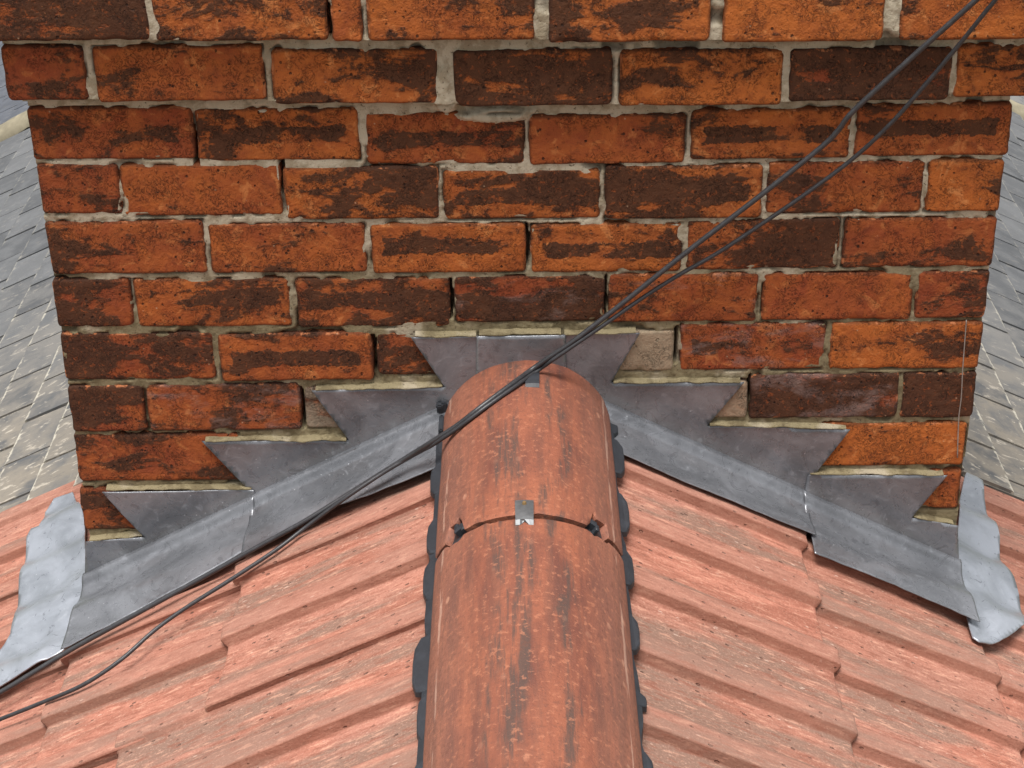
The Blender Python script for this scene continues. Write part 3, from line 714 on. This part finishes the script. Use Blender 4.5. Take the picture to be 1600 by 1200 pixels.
# tiles' top end beyond the chimney stops at the party line: underlay below everything
def slope_board(name, parent_loc, y0, y1, xmax, dz, mat, parent):
    V = []
    for yy in (y0, y1):
        V += [(-xmax, yy, -TAN * xmax + dz), (0, yy, dz), (xmax, yy, -TAN * xmax + dz)]
    V += [(a, b, c - 0.02) for a, b, c in V]
    F = [(0, 1, 4, 3), (1, 2, 5, 4), (6, 9, 10, 7), (7, 10, 11, 8), (0, 6, 7, 1), (1, 7, 8, 2), (3, 4, 10, 9), (4, 5, 11, 10), (0, 3, 9, 6), (2, 8, 11, 5)]
    return obj(name, mesh(name, V, F), mat, parent)
slope_board('underlay', None, -2.0, 0.405, 2.1, -0.085, MBK, roof)

# ---- ridge tiles: segmental top with short straight legs
def ridge_mesh(y_far, y_near, seed, notch_near=False, notch_far=False, y_pts=40, drop=0.0):
    R_, zc = 0.131, -0.398 - 0.131
    amax = math.radians(71)
    sec = []
    for i in range(57):
        a = -amax + 2 * amax * i / 56
        sec.append((R_ * math.sin(a), zc + R_ * math.cos(a), a))
    leg = [(0.0018, -0.012), (0.0030, -0.026), (0.0036, -0.036)]
    L = [(-0.1239 - dx, sec[0][1] + dz, -amax - .1 * (k + 1)) for k, (dx, dz) in reversed(list(enumerate(leg)))]
    Rr = [(0.1239 + dx, sec[-1][1] + dz, amax + .1 * (k + 1)) for k, (dx, dz) in enumerate(leg)]
    sec = np.array(L + sec + Rr)
    n = len(sec)
    t = np.concatenate([[0, .004, .012], np.linspace(.03, .97, y_pts - 6), [.988, .996, 1]])
    T, A = np.meshgrid(t, sec[:, 2], indexing='ij')
    PX, PZ = np.tile(sec[:, 0], (len(t), 1)), np.tile(sec[:, 1], (len(t), 1))
    def shape(a):  # the cut ends bow a little
        return -0.050 * np.cos(a) * (np.abs(a) < 1.5)
    def notch(a):
        return sstep(0.125, 0.095, np.abs(a + 0.86)) * 0.030 + sstep(0.05, 0.035, np.abs(a + 0.76)) * .008 \
             + sstep(0.125, 0.095, np.abs(a - 0.80)) * 0.028 + sstep(0.045, 0.03, np.abs(a - 0.69)) * .010
    yf = y_far + (shape(A) if y_far < -0.05 else 0) - (notch(A) * .25 if notch_far else 0)
    yn = y_near + shape(A) + (notch(A) * .95 if notch_near else 0)
    Y = yf + (yn - yf) * T
    edge = np.minimum(T, 1 - T) * abs(y_near - y_far)
    inset = 0.0018 * sstep(0.004, 0.0, edge)
    nrm = fnoise(PX * 9 + seed, Y * 6, seed, 3) * 0.0010 - inset
    chip = np.maximum(fnoise(PX * 60 + seed, Y * 60, 2.2, 2) - .35, 0) * 0.006 * sstep(.008, 0, edge)
    nx, nz = np.sin(np.clip(A, -1.45, 1.45)), np.cos(np.clip(A, -1.45, 1.45))
    X = PX + nx * nrm; Z = PZ + nz * nrm - drop * T; Y = Y + chip
    th = 0.013
    out = np.stack([X.ravel(), Y.ravel(), Z.ravel()], 1)
    inn = np.stack([(PX - nx * th).ravel(), Y.ravel(), (PZ - nz * th * (np.abs(A) < 1.25) - drop * T).ravel()], 1)
    N = len(out); nt = len(t)
    F = grid_faces(nt, n) + grid_faces(nt, n, N, True)
    for j in range(n - 1):
        F.append((j + 1, j, N + j, N + j + 1)); a = (nt - 1) * n
        F.append((a + j, a + j + 1, N + a + j + 1, N + a + j))
    for i in range(nt - 1):
        F.append((i * n, (i + 1) * n, N + (i + 1) * n, N + i * n))
        b = n - 1
        F.append(((i + 1) * n + b, i * n + b, N + i * n + b, N + (i + 1) * n + b))
    me = mesh('ridge_tile', np.concatenate([out, inn]), F, True)
    b = bmesh.new(); b.from_mesh(me); bmesh.ops.recalc_face_normals(b, faces=b.faces)
    for e in b.edges:
        if len(e.link_faces) == 2 and e.calc_face_angle(0) > math.radians(45): e.smooth = False
    b.to_mesh(me); b.free()
    return me
def radd(name, me, mat, parent=roof):
    o = obj(name, me, mat, parent); o.location = (0, 0, 0) if parent is not roof else (0, 0, -ZR)
    return o
def ridge_at(x):                                        # height of the ridge tile's outer skin (roof-local frame, before ZR)
    return -0.529 + math.sqrt(max(0.131 ** 2 - x * x, 0))
rt1 = radd('ridge_tile', ridge_mesh(-0.006, -0.378, 1.1, notch_near=True), MR)
rt2 = radd('ridge_tile', ridge_mesh(-0.3885, -0.99, 5.7, notch_far=True), MR)
rt3 = radd('ridge_tile', ridge_mesh(-1.0, -1.6, 8.7), MR)
# dark plastic union that bridges the joint under both tiles
def union_mesh(y0, y1, amax, rr=0.1205):
    V, F = [], []
    n = 48
    for i in range(n + 1):
        a = -amax + 2 * amax * i / n
        for (yy, r_) in ((y0, rr), (y1, rr), (y1, rr - .004), (y0, rr - .004)):
            V.append((r_ * math.sin(a), yy - .050 * math.cos(a), -0.529 + r_ * math.cos(a)))
    for i in range(n):
        for k in range(4):
            a = i * 4 + k; b = i * 4 + (k + 1) % 4
            F.append((a, a + 4, b + 4, b))
    return mesh('ridge_union', V, F, True)
radd('ridge_union', union_mesh(-0.350, -0.420, 1.2), MPL)
# lugs seen in the two notches
def lug(a, y, s):
    bm_ = bmesh.new()
    for (du, dv, w, l, h_) in ((0, 0, .016, .010, .012), (-.006, .008, .007, .016, .010), (.008, -.006, .006, .012, .012)):
        m = bmesh.ops.create_cube(bm_, size=1)['verts']
        bmesh.ops.scale(bm_, vec=(w, l, h_), verts=m); bmesh.ops.translate(bm_, vec=(du, dv, 0), verts=m)
    bmesh.ops.bevel(bm_, geom=bm_.edges[:], offset=.0015, segments=1, affect='EDGES')
    rm = Matrix.Rotation(a, 4, 'Y')
    bmesh.ops.transform(bm_, matrix=Matrix.Translation((0.1245 * math.sin(a), y, -0.529 + 0.1245 * math.cos(a))) @ rm, verts=bm_.verts)
    me = bpy.data.meshes.new('union_lug'); bm_.to_mesh(me); bm_.free()
    return me
radd('union_lug', lug(-0.80, -0.400, 1), MPL)
radd('union_lug', lug(0.70, -0.402, 1), MPL)
# fixing clips: bent metal tabs
def clip(y0, y1, w, x, forked, mat, parent):
    n = 9; V = []; F = []
    for i in range(n):
        t = i / (n - 1); yy = y0 + (y1 - y0) * t
        zz = ridge_at(x) + 0.0035 + (0.0022 * math.sin(t * 3.1))
        if i == n - 1: zz -= 0.003
        ww = w * (1 - .06 * t)
        for s in (-1, -.5, 0, .5, 1):
            yv = yy + (0.007 if (forked and i == n - 1 and s == 0) else 0)
            V.append((x + s * ww / 2, yv, zz - (abs(s) ** 2) * 0.0008))
    o = len(V); V += [(a, b, c - .0022) for a, b, c in V]
    F = grid_faces(n, 5, 0) + grid_faces(n, 5, o, True)
    for i in range(n - 1):
        F.append((i * 5 + 5, i * 5, o + i * 5, o + i * 5 + 5)); F.append((i * 5 + 4, i * 5 + 9, o + i * 5 + 9, o + i * 5 + 4))
    for j in range(4):
        F.append((j, j + 1, o + j + 1, o + j)); a = (n - 1) * 5; F.append((a + j + 1, a + j, o + a + j, o + a + j + 1))
    return obj('ridge_clip', mesh('ridge_clip', V, F), mat, parent)
c1 = clip(-0.402, -0.456, 0.0245, -0.006, True, MZN, rt1)
def disc(x, y, z, r, h, name, mat, parent):
    b = bmesh.new(); bmesh.ops.create_cone(b, cap_ends=True, segments=14, radius1=r, radius2=r * .7, depth=h)
    bmesh.ops.translate(b, vec=(x, y, z), verts=b.verts)
    me = bpy.data.meshes.new(name); b.to_mesh(me); b.free(); return obj(name, me, mat, parent)
disc(-0.006, -0.414, ridge_at(0.006) + 0.0068, 0.0030, 0.003, 'screw', MBR, rt1)
clip(-0.050, -0.094, 0.0215, 0.008, False, MPL, rt1)

# black ventilating filler that shows along both flanks of the ridge
def pad(side, y0, y1, reach, seed):
    pts = []
    xin = 0.115; xo = 0.1285 + reach * 0.72
    L_ = abs(y1 - y0)
    outline = [(xin, y0), (xo - .008, y0), (xo - .001, y0 - .16 * L_), (xo, y0 - .45 * L_), (xo - .001, y0 - .78 * L_), (xo - .006, y1 + .004), (xo - .012, y1), (xin, y1)]
    V = []
    for (a, b) in outline:
        z = -TAN * a - 0.010 + 0.002 * math.sin(seed * 9 + b * 60)
        V.append((side * a, b, z))
    n = len(V)
    V2 = [(x, y_, z - 0.010) for x, y_, z in V]
    F = [tuple(range(n)), tuple(range(2 * n - 1, n - 1, -1))] + [(i, i + n, (i + 1) % n + n, (i + 1) % n) for i in range(n)]
    b = bmesh.new()
    vs = [b.verts.new(v) for v in V + V2]
    for f in F: b.faces.new([vs[i] for i in f])
    bmesh.ops.recalc_face_normals(b, faces=b.faces)
    bmesh.ops.bevel(b, geom=[e for e in b.edges], offset=.0012, segments=1, affect='EDGES')
    me = bpy.data.meshes.new('ridge_filler'); b.to_mesh(me); b.free()
    return obj('ridge_filler', me, MPL, roof)
for (a, b, r_) in ((-.005, -.022, .016), (-.035, -.130, .005), (-.145, -.222, .016), (-.285, -.375, .015), (-.385, -.478, .016), (-.555, -.665, .024), (-.672, -.76, .010), (-.80, -.90, .016), (-.95, -1.05, .018)):
    pad(-1, a, b, r_, a)
for (a, b, r_) in ((.0, -.062, .012), (-.080, -.172, .018), (-.225, -.325, .016), (-.372, -.452, .014), (-.515, -.592, .012), (-.672, -.700, .013), (-.78, -.86, .013), (-.93, -1.0, .013)):
    pad(1, a, b, r_, a + 3)
for s in (-1, 1):
    V, F = [], []
    ys = np.linspace(0.0, -1.5, 120)
    for i, yy in enumerate(ys):
        rr = 0.1290 + 0.0030 * float(vnoise(yy * 25, s * 7.0)) + (0.004 if s < 0 else 0.0)
        for (a, dz) in ((0.10, 0.004), (rr, -0.010), (rr, -0.030), (0.10, -0.03)):
            V.append((s * a, yy, -TAN * a + dz - 0.004))
    for i in range(len(ys) - 1):
        for k in range(4):
            a = i * 4 + k; b = i * 4 + (k + 1) % 4
            F.append((a, b, b + 4, a + 4))
    obj('filler_strip', mesh('filler_strip', V, F), MPL, roof)

# black clip block where the filler meets the wall on the left flank
cb = bmesh.new()
for (x_, y_, z_, w_, l_, h_) in ((-.127, -.016, -.474, .016, .010, .020), (-.131, -.020, -.468, .010, .016, .008), (-.128, -.040, -.492, .008, .050, .016)):
    m_ = bmesh.ops.create_cube(cb, size=1)['verts']
    bmesh.ops.scale(cb, vec=(w_, l_, h_), verts=m_); bmesh.ops.translate(cb, vec=(x_, y_, z_), verts=m_)
bmesh.ops.bevel(cb, geom=cb.edges[:], offset=.002, segments=2, affect='EDGES')
me = bpy.data.meshes.new('end_clip'); cb.to_mesh(me); cb.free()
radd('end_clip', me, MPL)

# ------------------------------------------------------------------ lead flashings
FILLETS = []
def fillet(xa, xb, za, zb):
    FILLETS.append((xa, xb, za, zb))
def build_fillets():
    V, F = [], []
    for q, (xa, xb, za, zb) in enumerate(FILLETS):
        if xa > xb: xa, xb, za, zb = xb, xa, zb, za
        n = max(8, int((xb - xa) / .002)); o = len(V); m = 6
        for i in range(n + 1):
            t = i / n; x = xa + (xb - xa) * t; z = za + (zb - za) * t
            lo = z - 0.0004 - 0.0026 * max(0.0, float(fnoise(x * 45, q * 3.1, 1.1, 4)) + .12)
            hi = z + 0.0055 + 0.003 * float(fnoise(x * 25, q, 4.4, 3))
            for j in range(m):
                s_ = j / (m - 1)
                yy = -0.0135 * math.sin(min(1, s_ * 1.6 + .22) * math.pi / 2) * (1 - s_ ** 3) + .007 * s_ + .003 * float(fnoise(x * 30, q * 2.0, 7.7, 3)) + .0012 * float(fnoise(x * 90, s_ * 3, q, 3)) 
                V.append((x, yy, lo + (hi - lo) * s_))
            if i:
                a_ = o + (i - 1) * m
                for j in range(m - 1): F.append((a_ + j, a_ + m + j, a_ + m + j + 1, a_ + j + 1))
    me = mesh('mortar_pointing', V, F, True)
    cobj('mortar_pointing', me, MM, (0, 0, 0))

def finish_sheet(b, name, mat, thick=0.0014):
    bmesh.ops.recalc_face_normals(b, faces=b.faces)
    me = bpy.data.meshes.new(name); b.to_mesh(me); b.free()
    me.polygons.foreach_set('use_smooth', [True] * len(me.polygons))
    o = obj(name, me, mat)
    md = o.modifiers.new('thickness', 'SOLIDIFY'); md.thickness = thick; md.offset = 0; md.use_rim = True
    return o

def cut_poly(b, pts3, axes, lo, hi, step):
    """fill a polygon and slice it into a fine grid, so that it can be dented"""
    vs = [b.verts.new(p) for p in pts3]
    b.faces.new(vs)
    for ax, l, h_ in zip(axes, lo, hi):
        k = l + step
        while k < h_:
            co = [0, 0, 0]; no = [0, 0, 0]; co[ax] = k; no[ax] = 1
            g_ = b.verts[:] + b.edges[:] + b.faces[:]
            bmesh.ops.bisect_plane(b, geom=g_, plane_co=co, plane_no=no, dist=1e-6)
            k += step

def lead_piece(name, label, poly, x_in, x_out, edge_pts, side, yw, seed, bright=False):
    poly = [(x, roof_z(x) - 0.003) if abs(z - roof_z(x)) < 0.016 and abs(x) > 0.11 else (x, z) for x, z in poly]
    b = bmesh.new()
    xs = [p[0] for p in poly]; zs = [p[1] for p in poly]
    cut_poly(b, [(p[0], yw, p[1]) for p in poly], (0, 2), (min(xs), min(zs)), (max(xs), max(zs)), 0.009)
    for v in b.verts:
        x, z = v.co.x, v.co.z
        d = z - (roof_z(x))
        v.co.y = yw - 0.0022 * float(fnoise(x * 11 + seed, z * 11, seed, 3)) * float(sstep(0.004, 0.03, d)) - 0.0035 * float(sstep(0.03, 0.0, d)) - 0.001
    # the fold and the apron dressed down over the tiles
    n, m = 90, 34
    ex = [abs(p[0] - X0) for p in edge_pts]; ey = [p[1] for p in edge_pts]
    order = np.argsort(ex); ex = np.array(ex)[order]; ey = np.array(ey)[order]
    us = np.linspace(x_in, x_out, n); ts = np.concatenate([[-1.0], np.array([0, .002, .0045, .007, .009, .0105, .0125, .015, .018, .023]) / .15, np.linspace(.19, 1, m - 11)])
    dzu = ([x_in, x_out], [-.022, -.012] if x_in < .2 else [-.021, -.005])
    grid = []
    for i, u in enumerate(us):
        yl = float(np.interp(u, ex, ey))
        row = []
        for t in ts:
            if t < 0:                                       # turned up behind the wall sheet
                row.append(b.verts.new((X0 + side * u, yw - 0.0020, ZR - TAN * u + 0.010))); continue
            y_ = (yw - 0.006) + (yl - (yw - 0.006)) * t
            dy = (yw - 0.006) - y_
            # section: rounded bead standing off the wall, falling steeply, then flattening out on the tile crests
            bead = float(np.interp(dy, [0, .002, .0045, .007, .009, .0105, .0125, .018, .028], [.0085, .0088, .0080, .0060, .0030, -.0010, -.0050, -.0090, -.0115]))
            base = float(np.interp(u, dzu[0], dzu[1]))
            dz = bead + (base - bead) * float(sstep(0.012, 0.075, dy)) - 0.003 * float(sstep(0.02, 0.04, dy)) * float(sstep(0.075, 0.045, dy)) + (0.0065 + .002 * float(vnoise(u * 8, seed))) * math.exp(-((dy - .088) / .026) ** 2)
            dz += 0.0022 * float(fnoise(u * 7 + seed, y_ * 13, seed * 1.3, 3)) * float(sstep(0.0, 0.25, t))
            dz += 0.0008 * float(fnoise(u * 30 + seed, y_ * 30, seed, 2)) * float(sstep(0.0, 0.4, t))
            yy_ = y_ + 0.002 * float(fnoise(u * 35, seed, 1.0, 3)) * t
            row.append(b.verts.new((X0 + side * u, yy_, ZR - TAN * u + dz)))
        grid.append(row)
    for i in range(n - 1):
        for j in range(m - 1):
            b.faces.new((grid[i][j], grid[i + 1][j], grid[i + 1][j + 1], grid[i][j + 1]))
    o = finish_sheet(b, name, MLB if bright else ML)
    return tag(o, label, 'lead flashing', 'lead flashing sheets around the chimney foot')

lead_piece('lead_flashing', 'stepped lead sheet nearest the ridge tile on the left, with three pointed teeth', LEFT_UPPER, 0.112, 0.4285, APRON_L[:4], -1, -0.005, 1.3)
lead_piece('lead_flashing', 'stepped lead sheet at the lower left corner of the brickwork, under the cables', LEFT_LOWER, 0.423, 0.706, APRON_L[4:], -1, -0.0085, 4.1)
lead_piece('lead_flashing', 'stepped lead sheet nearest the ridge tile on the right, with two long teeth', RIGHT_UPPER, 0.112, 0.434, APRON_R[:3], 1, -0.005, 7.2)
lead_piece('lead_flashing', 'stepped lead sheet at the lower right corner of the brickwork, with dented shiny apron', RIGHT_LOWER, 0.4275, 0.684, APRON_R[3:], 1, -0.0085, 9.9)
b = bmesh.new()
xs = [p[0] for p in CAP_POLY]; zs = [p[1] for p in CAP_POLY]
cut_poly(b, [(p[0], -0.009, p[1]) for p in CAP_POLY], (0, 2), (min(xs), min(zs)), (max(xs), max(zs)), 0.008)
for v in b.verts:
    v.co.y = -0.009 - 0.0016 * float(fnoise(v.co.x * 20, v.co.z * 20, 3.1, 3))
tag(finish_sheet(b, 'lead_flashing', ML), 'small square lead patch on the brickwork above the top of the ridge tile', 'lead flashing', 'lead flashing sheets around the chimney foot')

for pl, idx in ((LEFT_UPPER, ((0, 1), (2, 3), (4, 5))), (LEFT_LOWER, ((0, 1), (2, 3))), (RIGHT_UPPER, ((0, 1), (2, 3), (4, 5))), (RIGHT_LOWER, ((0, 1), (2, 3))), (CAP_POLY, ((0, 1),))):
    for i_, j_ in idx:
        (xa, za), (xb, zb) = pl[i_], pl[j_]
        sg = .006 if xa < xb else -.006
        fillet(xa + sg * .6, xb - sg, za, zb)
build_fillets()

def inside(px, py, poly):
    c = False; n = len(poly)
    for i in range(n):
        x1, y1 = poly[i]; x2, y2 = poly[(i + 1) % n]
        if (y1 > py) != (y2 > py) and px < (x2 - x1) * (py - y1) / (y2 - y1) + x1: c = not c
    return c
def smooth_closed(pts, it=2):
    for _ in range(it):
        q = []
        for i in range(len(pts)):
            a, b_ = pts[i], pts[(i + 1) % len(pts)]
            q += [(a[0] * .75 + b_[0] * .25, a[1] * .75 + b_[1] * .25), (a[0] * .25 + b_[0] * .75, a[1] * .25 + b_[1] * .75)]
        pts = q
    return pts
def ribdrape(y, side):
    y0_ = 0.187 if side > 0 else -0.030                   # middle of a rib
    return (0.5 + 0.5 * math.cos(2 * math.pi * (y - y0_) / (PER / 2))) ** 0.8
def corner_piece(pts, side, label, seed):
    b = bmesh.new()
    P2 = smooth_closed(pts, 1)
    xs = [p[0] for p in P2]; ys = [p[1] for p in P2]
    cut_poly(b, [(p[0], p[1], 0) for p in P2], (0, 1), (min(xs), min(ys)), (max(xs), max(ys)), 0.008)
    for v in b.verts:
        x, y = v.co.x, v.co.y
        near = float(sstep(0.69, 0.76, abs(x)))
        dz = -0.003 - 0.0205 * (1 - ribdrape(y, side)) * (0.30 + .70 * near)
        dz += 0.0018 * float(fnoise(x * 9 + seed, y * 9, seed, 2)) + 0.0006 * float(fnoise(x * 35, y * 35, seed, 2))
        dz -= 0.012 * float(sstep(0.735, 0.70, abs(x))) * float(sstep(0.02, -0.01, y))
        v.co.z = roof_z(x) + dz
    o = finish_sheet(b, 'lead_flashing', MLB, 0.0025)
    return tag(o, label, 'lead flashing', 'lead flashing sheets around the chimney foot')
corner_piece(CORNER_LEFT, -1, 'bright wavy edged lead sheet dressed over the tiles left of the chimney', 2.0)
corner_piece(CORNER_RIGHT, 1, 'bright wavy edged lead sheet dressed over the tiles right of the chimney', 6.0)

# ------------------------------------------------------------------ cables
def spline(pts, n=6):
    P_ = [Vector(p) for p in pts]; out = []
    for i in range(len(P_) - 1):
        p0, p1, p2, p3 = P_[max(i - 1, 0)], P_[i], P_[i + 1], P_[min(i + 2, len(P_) - 1)]
        for k in range(n):
            t = k / n
            out.append(0.5 * ((2 * p1) + (p2 - p0) * t + (2 * p0 - 5 * p1 + 4 * p2 - p3) * t * t + (3 * p1 - p0 - 3 * p2 + p3) * t ** 3))
    out.append(P_[-1]); return out
def tube(name, pts, r, mat, n=10, smooth=True, jitter=0.0):
    C_ = spline(pts); V, F = [], []
    up = Vector((0, -1, 0.4))
    for i, p in enumerate(C_):
        d = (C_[min(i + 1, len(C_) - 1)] - C_[max(i - 1, 0)]).normalized()
        a = d.cross(up).normalized(); c = a.cross(d).normalized()
        rr = r * (1 + jitter * random.uniform(-1, 1))
        for k in range(n):
            t = 2 * math.pi * k / n
            V.append(p + a * (rr * math.cos(t)) + c * (rr * math.sin(t)))
    for i in range(len(C_) - 1):
        for k in range(n):
            a = i * n + k; b_ = i * n + (k + 1) % n
            F.append((a, b_, b_ + n, a + n))
    F.append(tuple(range(n))[::-1]); F.append(tuple(range(len(V) - n, len(V))))
    return obj(name, mesh(name, V, F, True), mat)
CABLE_ONE = [(0.69, -0.048, 0.31)] + CABLE_ONE + [(-1.25, -0.285, roof_z(-1.25) - .010), (-1.8, -0.32, roof_z(-1.8) - .010)]
CABLE_TWO = [(0.712, -0.048, 0.33)] + CABLE_TWO + [(-1.25, -0.30, roof_z(-1.25) - .011), (-1.8, -0.36, roof_z(-1.8) - .011)]
tag(tube('cable', CABLE_ONE, 0.0038, MCG, jitter=.02), 'thicker grey cable, upper one of two slung across the chimney, ending along the lead edge', 'cable')
tag(tube('cable', CABLE_TWO, 0.0031, MCB, jitter=.02), 'thinner black cable, lower one on the brickwork, lying out across the left tiles', 'cable')
tag(tube('wire', WIRE, 0.0009, plain('pale_wire', (0.26, 0.22, 0.19), 0.6), 6), 'thin pale wire hanging down the right hand edge of the chimney bricks', 'wire')
# small white chip of stone on the tiles
b = bmesh.new(); bmesh.ops.create_icosphere(b, subdivisions=2, radius=0.0045)
for v in b.verts:
    v.co = Vector((v.co.x * .7, v.co.y * 1.2, v.co.z * .5)) * (1 + .25 * float(vnoise(v.co.x * 300, v.co.y * 300, v.co.z * 300)))
me = bpy.data.meshes.new('stone_chip'); b.to_mesh(me); b.free()
sc_ = obj('stone_chip', me, MSO); sc_.location = CHIP; tag(sc_, 'small white stone chip lying on the lower left roof tiles', 'stone')

# ------------------------------------------------------------------ neighbouring slate roof behind
slates = thing('slate_roof', 'grey slate roof of the adjoining house, seen either side behind the chimney', 'roof', (X0, 0.4, ZR))
G2, SW = 0.0985, 0.169
def slate_mesh(seed, w=SW - 0.009, L_=0.215, t=0.009):
    n = 7
    ys = np.linspace(-w / 2, w / 2, n)
    us = [0.0, -0.004, -0.03, -0.09, -0.15, -L_]
    U, Yv = np.meshgrid(us, ys, indexing='ij')
    rag = 0.0022 * fnoise(Yv * 70 + seed * 3, 0 * U, seed, 3)
    U = U + rag * sstep(-.03, 0, U)
    Yv = Yv + 0.0013 * fnoise(U * 40, Yv * 3 + seed, seed, 2) * (np.abs(Yv) > w * .45)
    W = 0.0008 * fnoise(U * 20, Yv * 20, seed, 3) - 0.0012 * sstep(-.003, 0, U)
    top = np.stack([U.ravel(), Yv.ravel(), W.ravel()], 1); bot = top.copy(); bot[:, 2] -= t
    N = len(top); nu = len(us)
    F = grid_faces(nu, n, 0) + grid_faces(nu, n, N, True)
    for j in range(n - 1):
        F.append((j + 1, j, N + j, N + j + 1)); a = (nu - 1) * n; F.append((a + j, a + j + 1, N + a + j + 1, N + a + j))
    for i in range(nu - 1):
        F.append((i * n, i * n + n, N + i * n + n, N + i * n)); b_ = n - 1; F.append((i * n + n + b_, i * n + b_, N + i * n + b_, N + i * n + n + b_))
    V = np.concatenate([top, bot])
    me = mesh('slate', V, F)
    b = bmesh.new(); b.from_mesh(me); bmesh.ops.recalc_face_normals(b, faces=b.faces); b.to_mesh(me); b.free()
    return me
SM = [slate_mesh(1.9 * k + .4) for k in range(7)]
for m_ in SM: m_.materials.append(MS)
def slate_matrix(side, tx, y, jit=1.0):
    a = PITCH - math.radians(3.0) + random.uniform(-.006, .006) * jit
    yaw = random.uniform(-.012, .012) * jit
    X = Vector((side * math.cos(a), side * yaw, -math.sin(a))).normalized()
    Z = Vector((side * math.sin(a), 0, math.cos(a))); Y = Z.cross(X).normalized(); Z = X.cross(Y)
    return Matrix.Translation((side * tx, y, -TAN * tx - 0.024 + random.uniform(-.0012, .0012) * jit)) @ Matrix((X, Y, Z)).transposed().to_4x4()
count = 0
rest = []
for side in (-1, 1):
    for c in range(-6, 13):
        tx = (0.9195 if side < 0 else 0.8870) + G2 * c
        if tx < 0.12: continue
        ph = (0.568 if c % 2 == 0 else 0.645) if side < 0 else (0.554 if c % 2 == 0 else 0.619)
        if side > 0 and c % 2 == 1: ph = 0.6275
        ph -= SW * 2
        k = 0
        while True:
            ya = ph + SW * k; k += 1
            yc = ya + SW / 2
            if ya + SW > 3.44: break
            if ya + SW < 0.43: continue
            # shows beside the stack?
            t_ = (yc + 2.43) / 2.43
            xlim = 0.70 * t_ - 0.22; xmax_ = 0.86 * t_
            if xlim < tx < xmax_ + 0.25 and count < 290:
                o = bpy.data.objects.new('slate', random.choice(SM)); COL.objects.link(o); o.parent = slates
                mt = slate_matrix(side, tx, yc)
                if ya < 0.405:                                   # cut slates along the party line
                    f_ = (ya + SW - 0.405) / SW
                    mt.translation.y = 0.405 + SW * f_ / 2
                    mt = mt @ Matrix.Diagonal((1, f_, 1, 1))
                mt.translation.y -= 0.4
                o.matrix_local = mt
                o['near'] = float(np.clip(1.15 - (yc - 0.4) / 1.1 + random.uniform(-.15, .15), 0, 1)); count += 1
            elif ya > 0.40:
                rest.append((side, tx, yc))
def joined(name, lst, base, mat, parent, dy):
    vb = np.array([v.co[:] for v in base.vertices]); fb = [tuple(p.vertices) for p in base.polygons]
    V, F = [], []
    for i, (s, tx, yc) in enumerate(lst):
        mt = np.array(slate_matrix(s, tx, yc))
        v = vb @ mt[:3, :3].T + mt[:3, 3]; v[:, 1] -= dy
        V.append(v); F += [tuple(q + i * len(vb) for q in f) for f in fb]
    me = mesh(name, np.concatenate(V), F)
    o = obj(name, me, mat, parent); o['kind'] = 'stuff'; return o
simple = mesh('slate_plain', [(0, -SW / 2 + .002, 0), (0, SW / 2 - .002, 0), (-.2, SW / 2 - .002, 0), (-.2, -SW / 2 + .002, 0),
                              (0, -SW / 2 + .002, -.006), (0, SW / 2 - .002, -.006), (-.2, SW / 2 - .002, -.006), (-.2, -SW / 2 + .002, -.006)],
              [(0, 1, 2, 3), (7, 6, 5, 4), (1, 0, 4, 5), (0, 3, 7, 4), (2, 1, 5, 6)])
joined('slate_field', rest, simple, MS, slates, 0.4)
# slates carry the same origin as the roof: ridge and underlay
ub = slope_board('underlay', None, 0.41 - 0.4, 3.46 - 0.4, 2.25, -0.060, MBK, slates)
rc = []
def gable(name, y0, y1, r, zc, mat, parent):
    V, F = [], []
    n = 14
    for yy in (y0, y1):
        for i in range(n + 1):
            a = -1.15 + 2.3 * i / n
            V.append((r * math.sin(a), yy, zc + r * math.cos(a)))
    for i in range(n): F.append((i, i + 1, n + 2 + i, n + 1 + i))
    o = obj(name, mesh(name, V, F, True), mat, parent)
    md = o.modifiers.new('thickness', 'SOLIDIFY'); md.thickness = .014
    return o
for k in range(6):
    gable('ridge_tile', 0.36 + 0.455 * k, 0.36 + 0.455 * k + 0.447, 0.115, -0.085, MR, slates)
# mortar verge between the two slate roofs
for s in (-1, 1):
    V, F = [], []
    us = np.linspace(0.1, 2.3, 140)
    sec = [(3.395, -.034), (3.40, -.014), (3.43, .004), (3.47, .010), (3.50, .004), (3.505, -.05)]
    for u in us:
        for (yy, dz) in sec:
            V.append((s * u, yy - 0.4 + .008 * float(fnoise(u * 14, yy * 9, s, 3)), -TAN * u - .012 + dz + .006 * float(fnoise(u * 22, yy * 30, s, 3))))
    m_ = len(sec)
    for i in range(len(us) - 1):
        for j in range(m_ - 1):
            a = i * m_ + j; F.append((a, a + 1, a + m_ + 1, a + m_))
    obj('mortar_verge', mesh('mortar_verge', V, F, True), MVM, slates)

far = thing('slate_roof', 'dark blue grey slate roof farthest away, beyond the cream mortar strip', 'roof', (X0, 3.5, ZR))
lst = []
for side in (-1, 1):
    for c in range(0, 22):
        tx = 0.3 + 0.105 * c
        for k in range(0, 26):
            lst.append((side, tx, 3.6 + SW * (k + (0.5 if c % 2 else 0))))
joined('slate_field', lst, simple, MS2, far, 3.5)
slope_board('underlay', None, 0.02, 4.6, 2.6, -0.060, MBK, far)
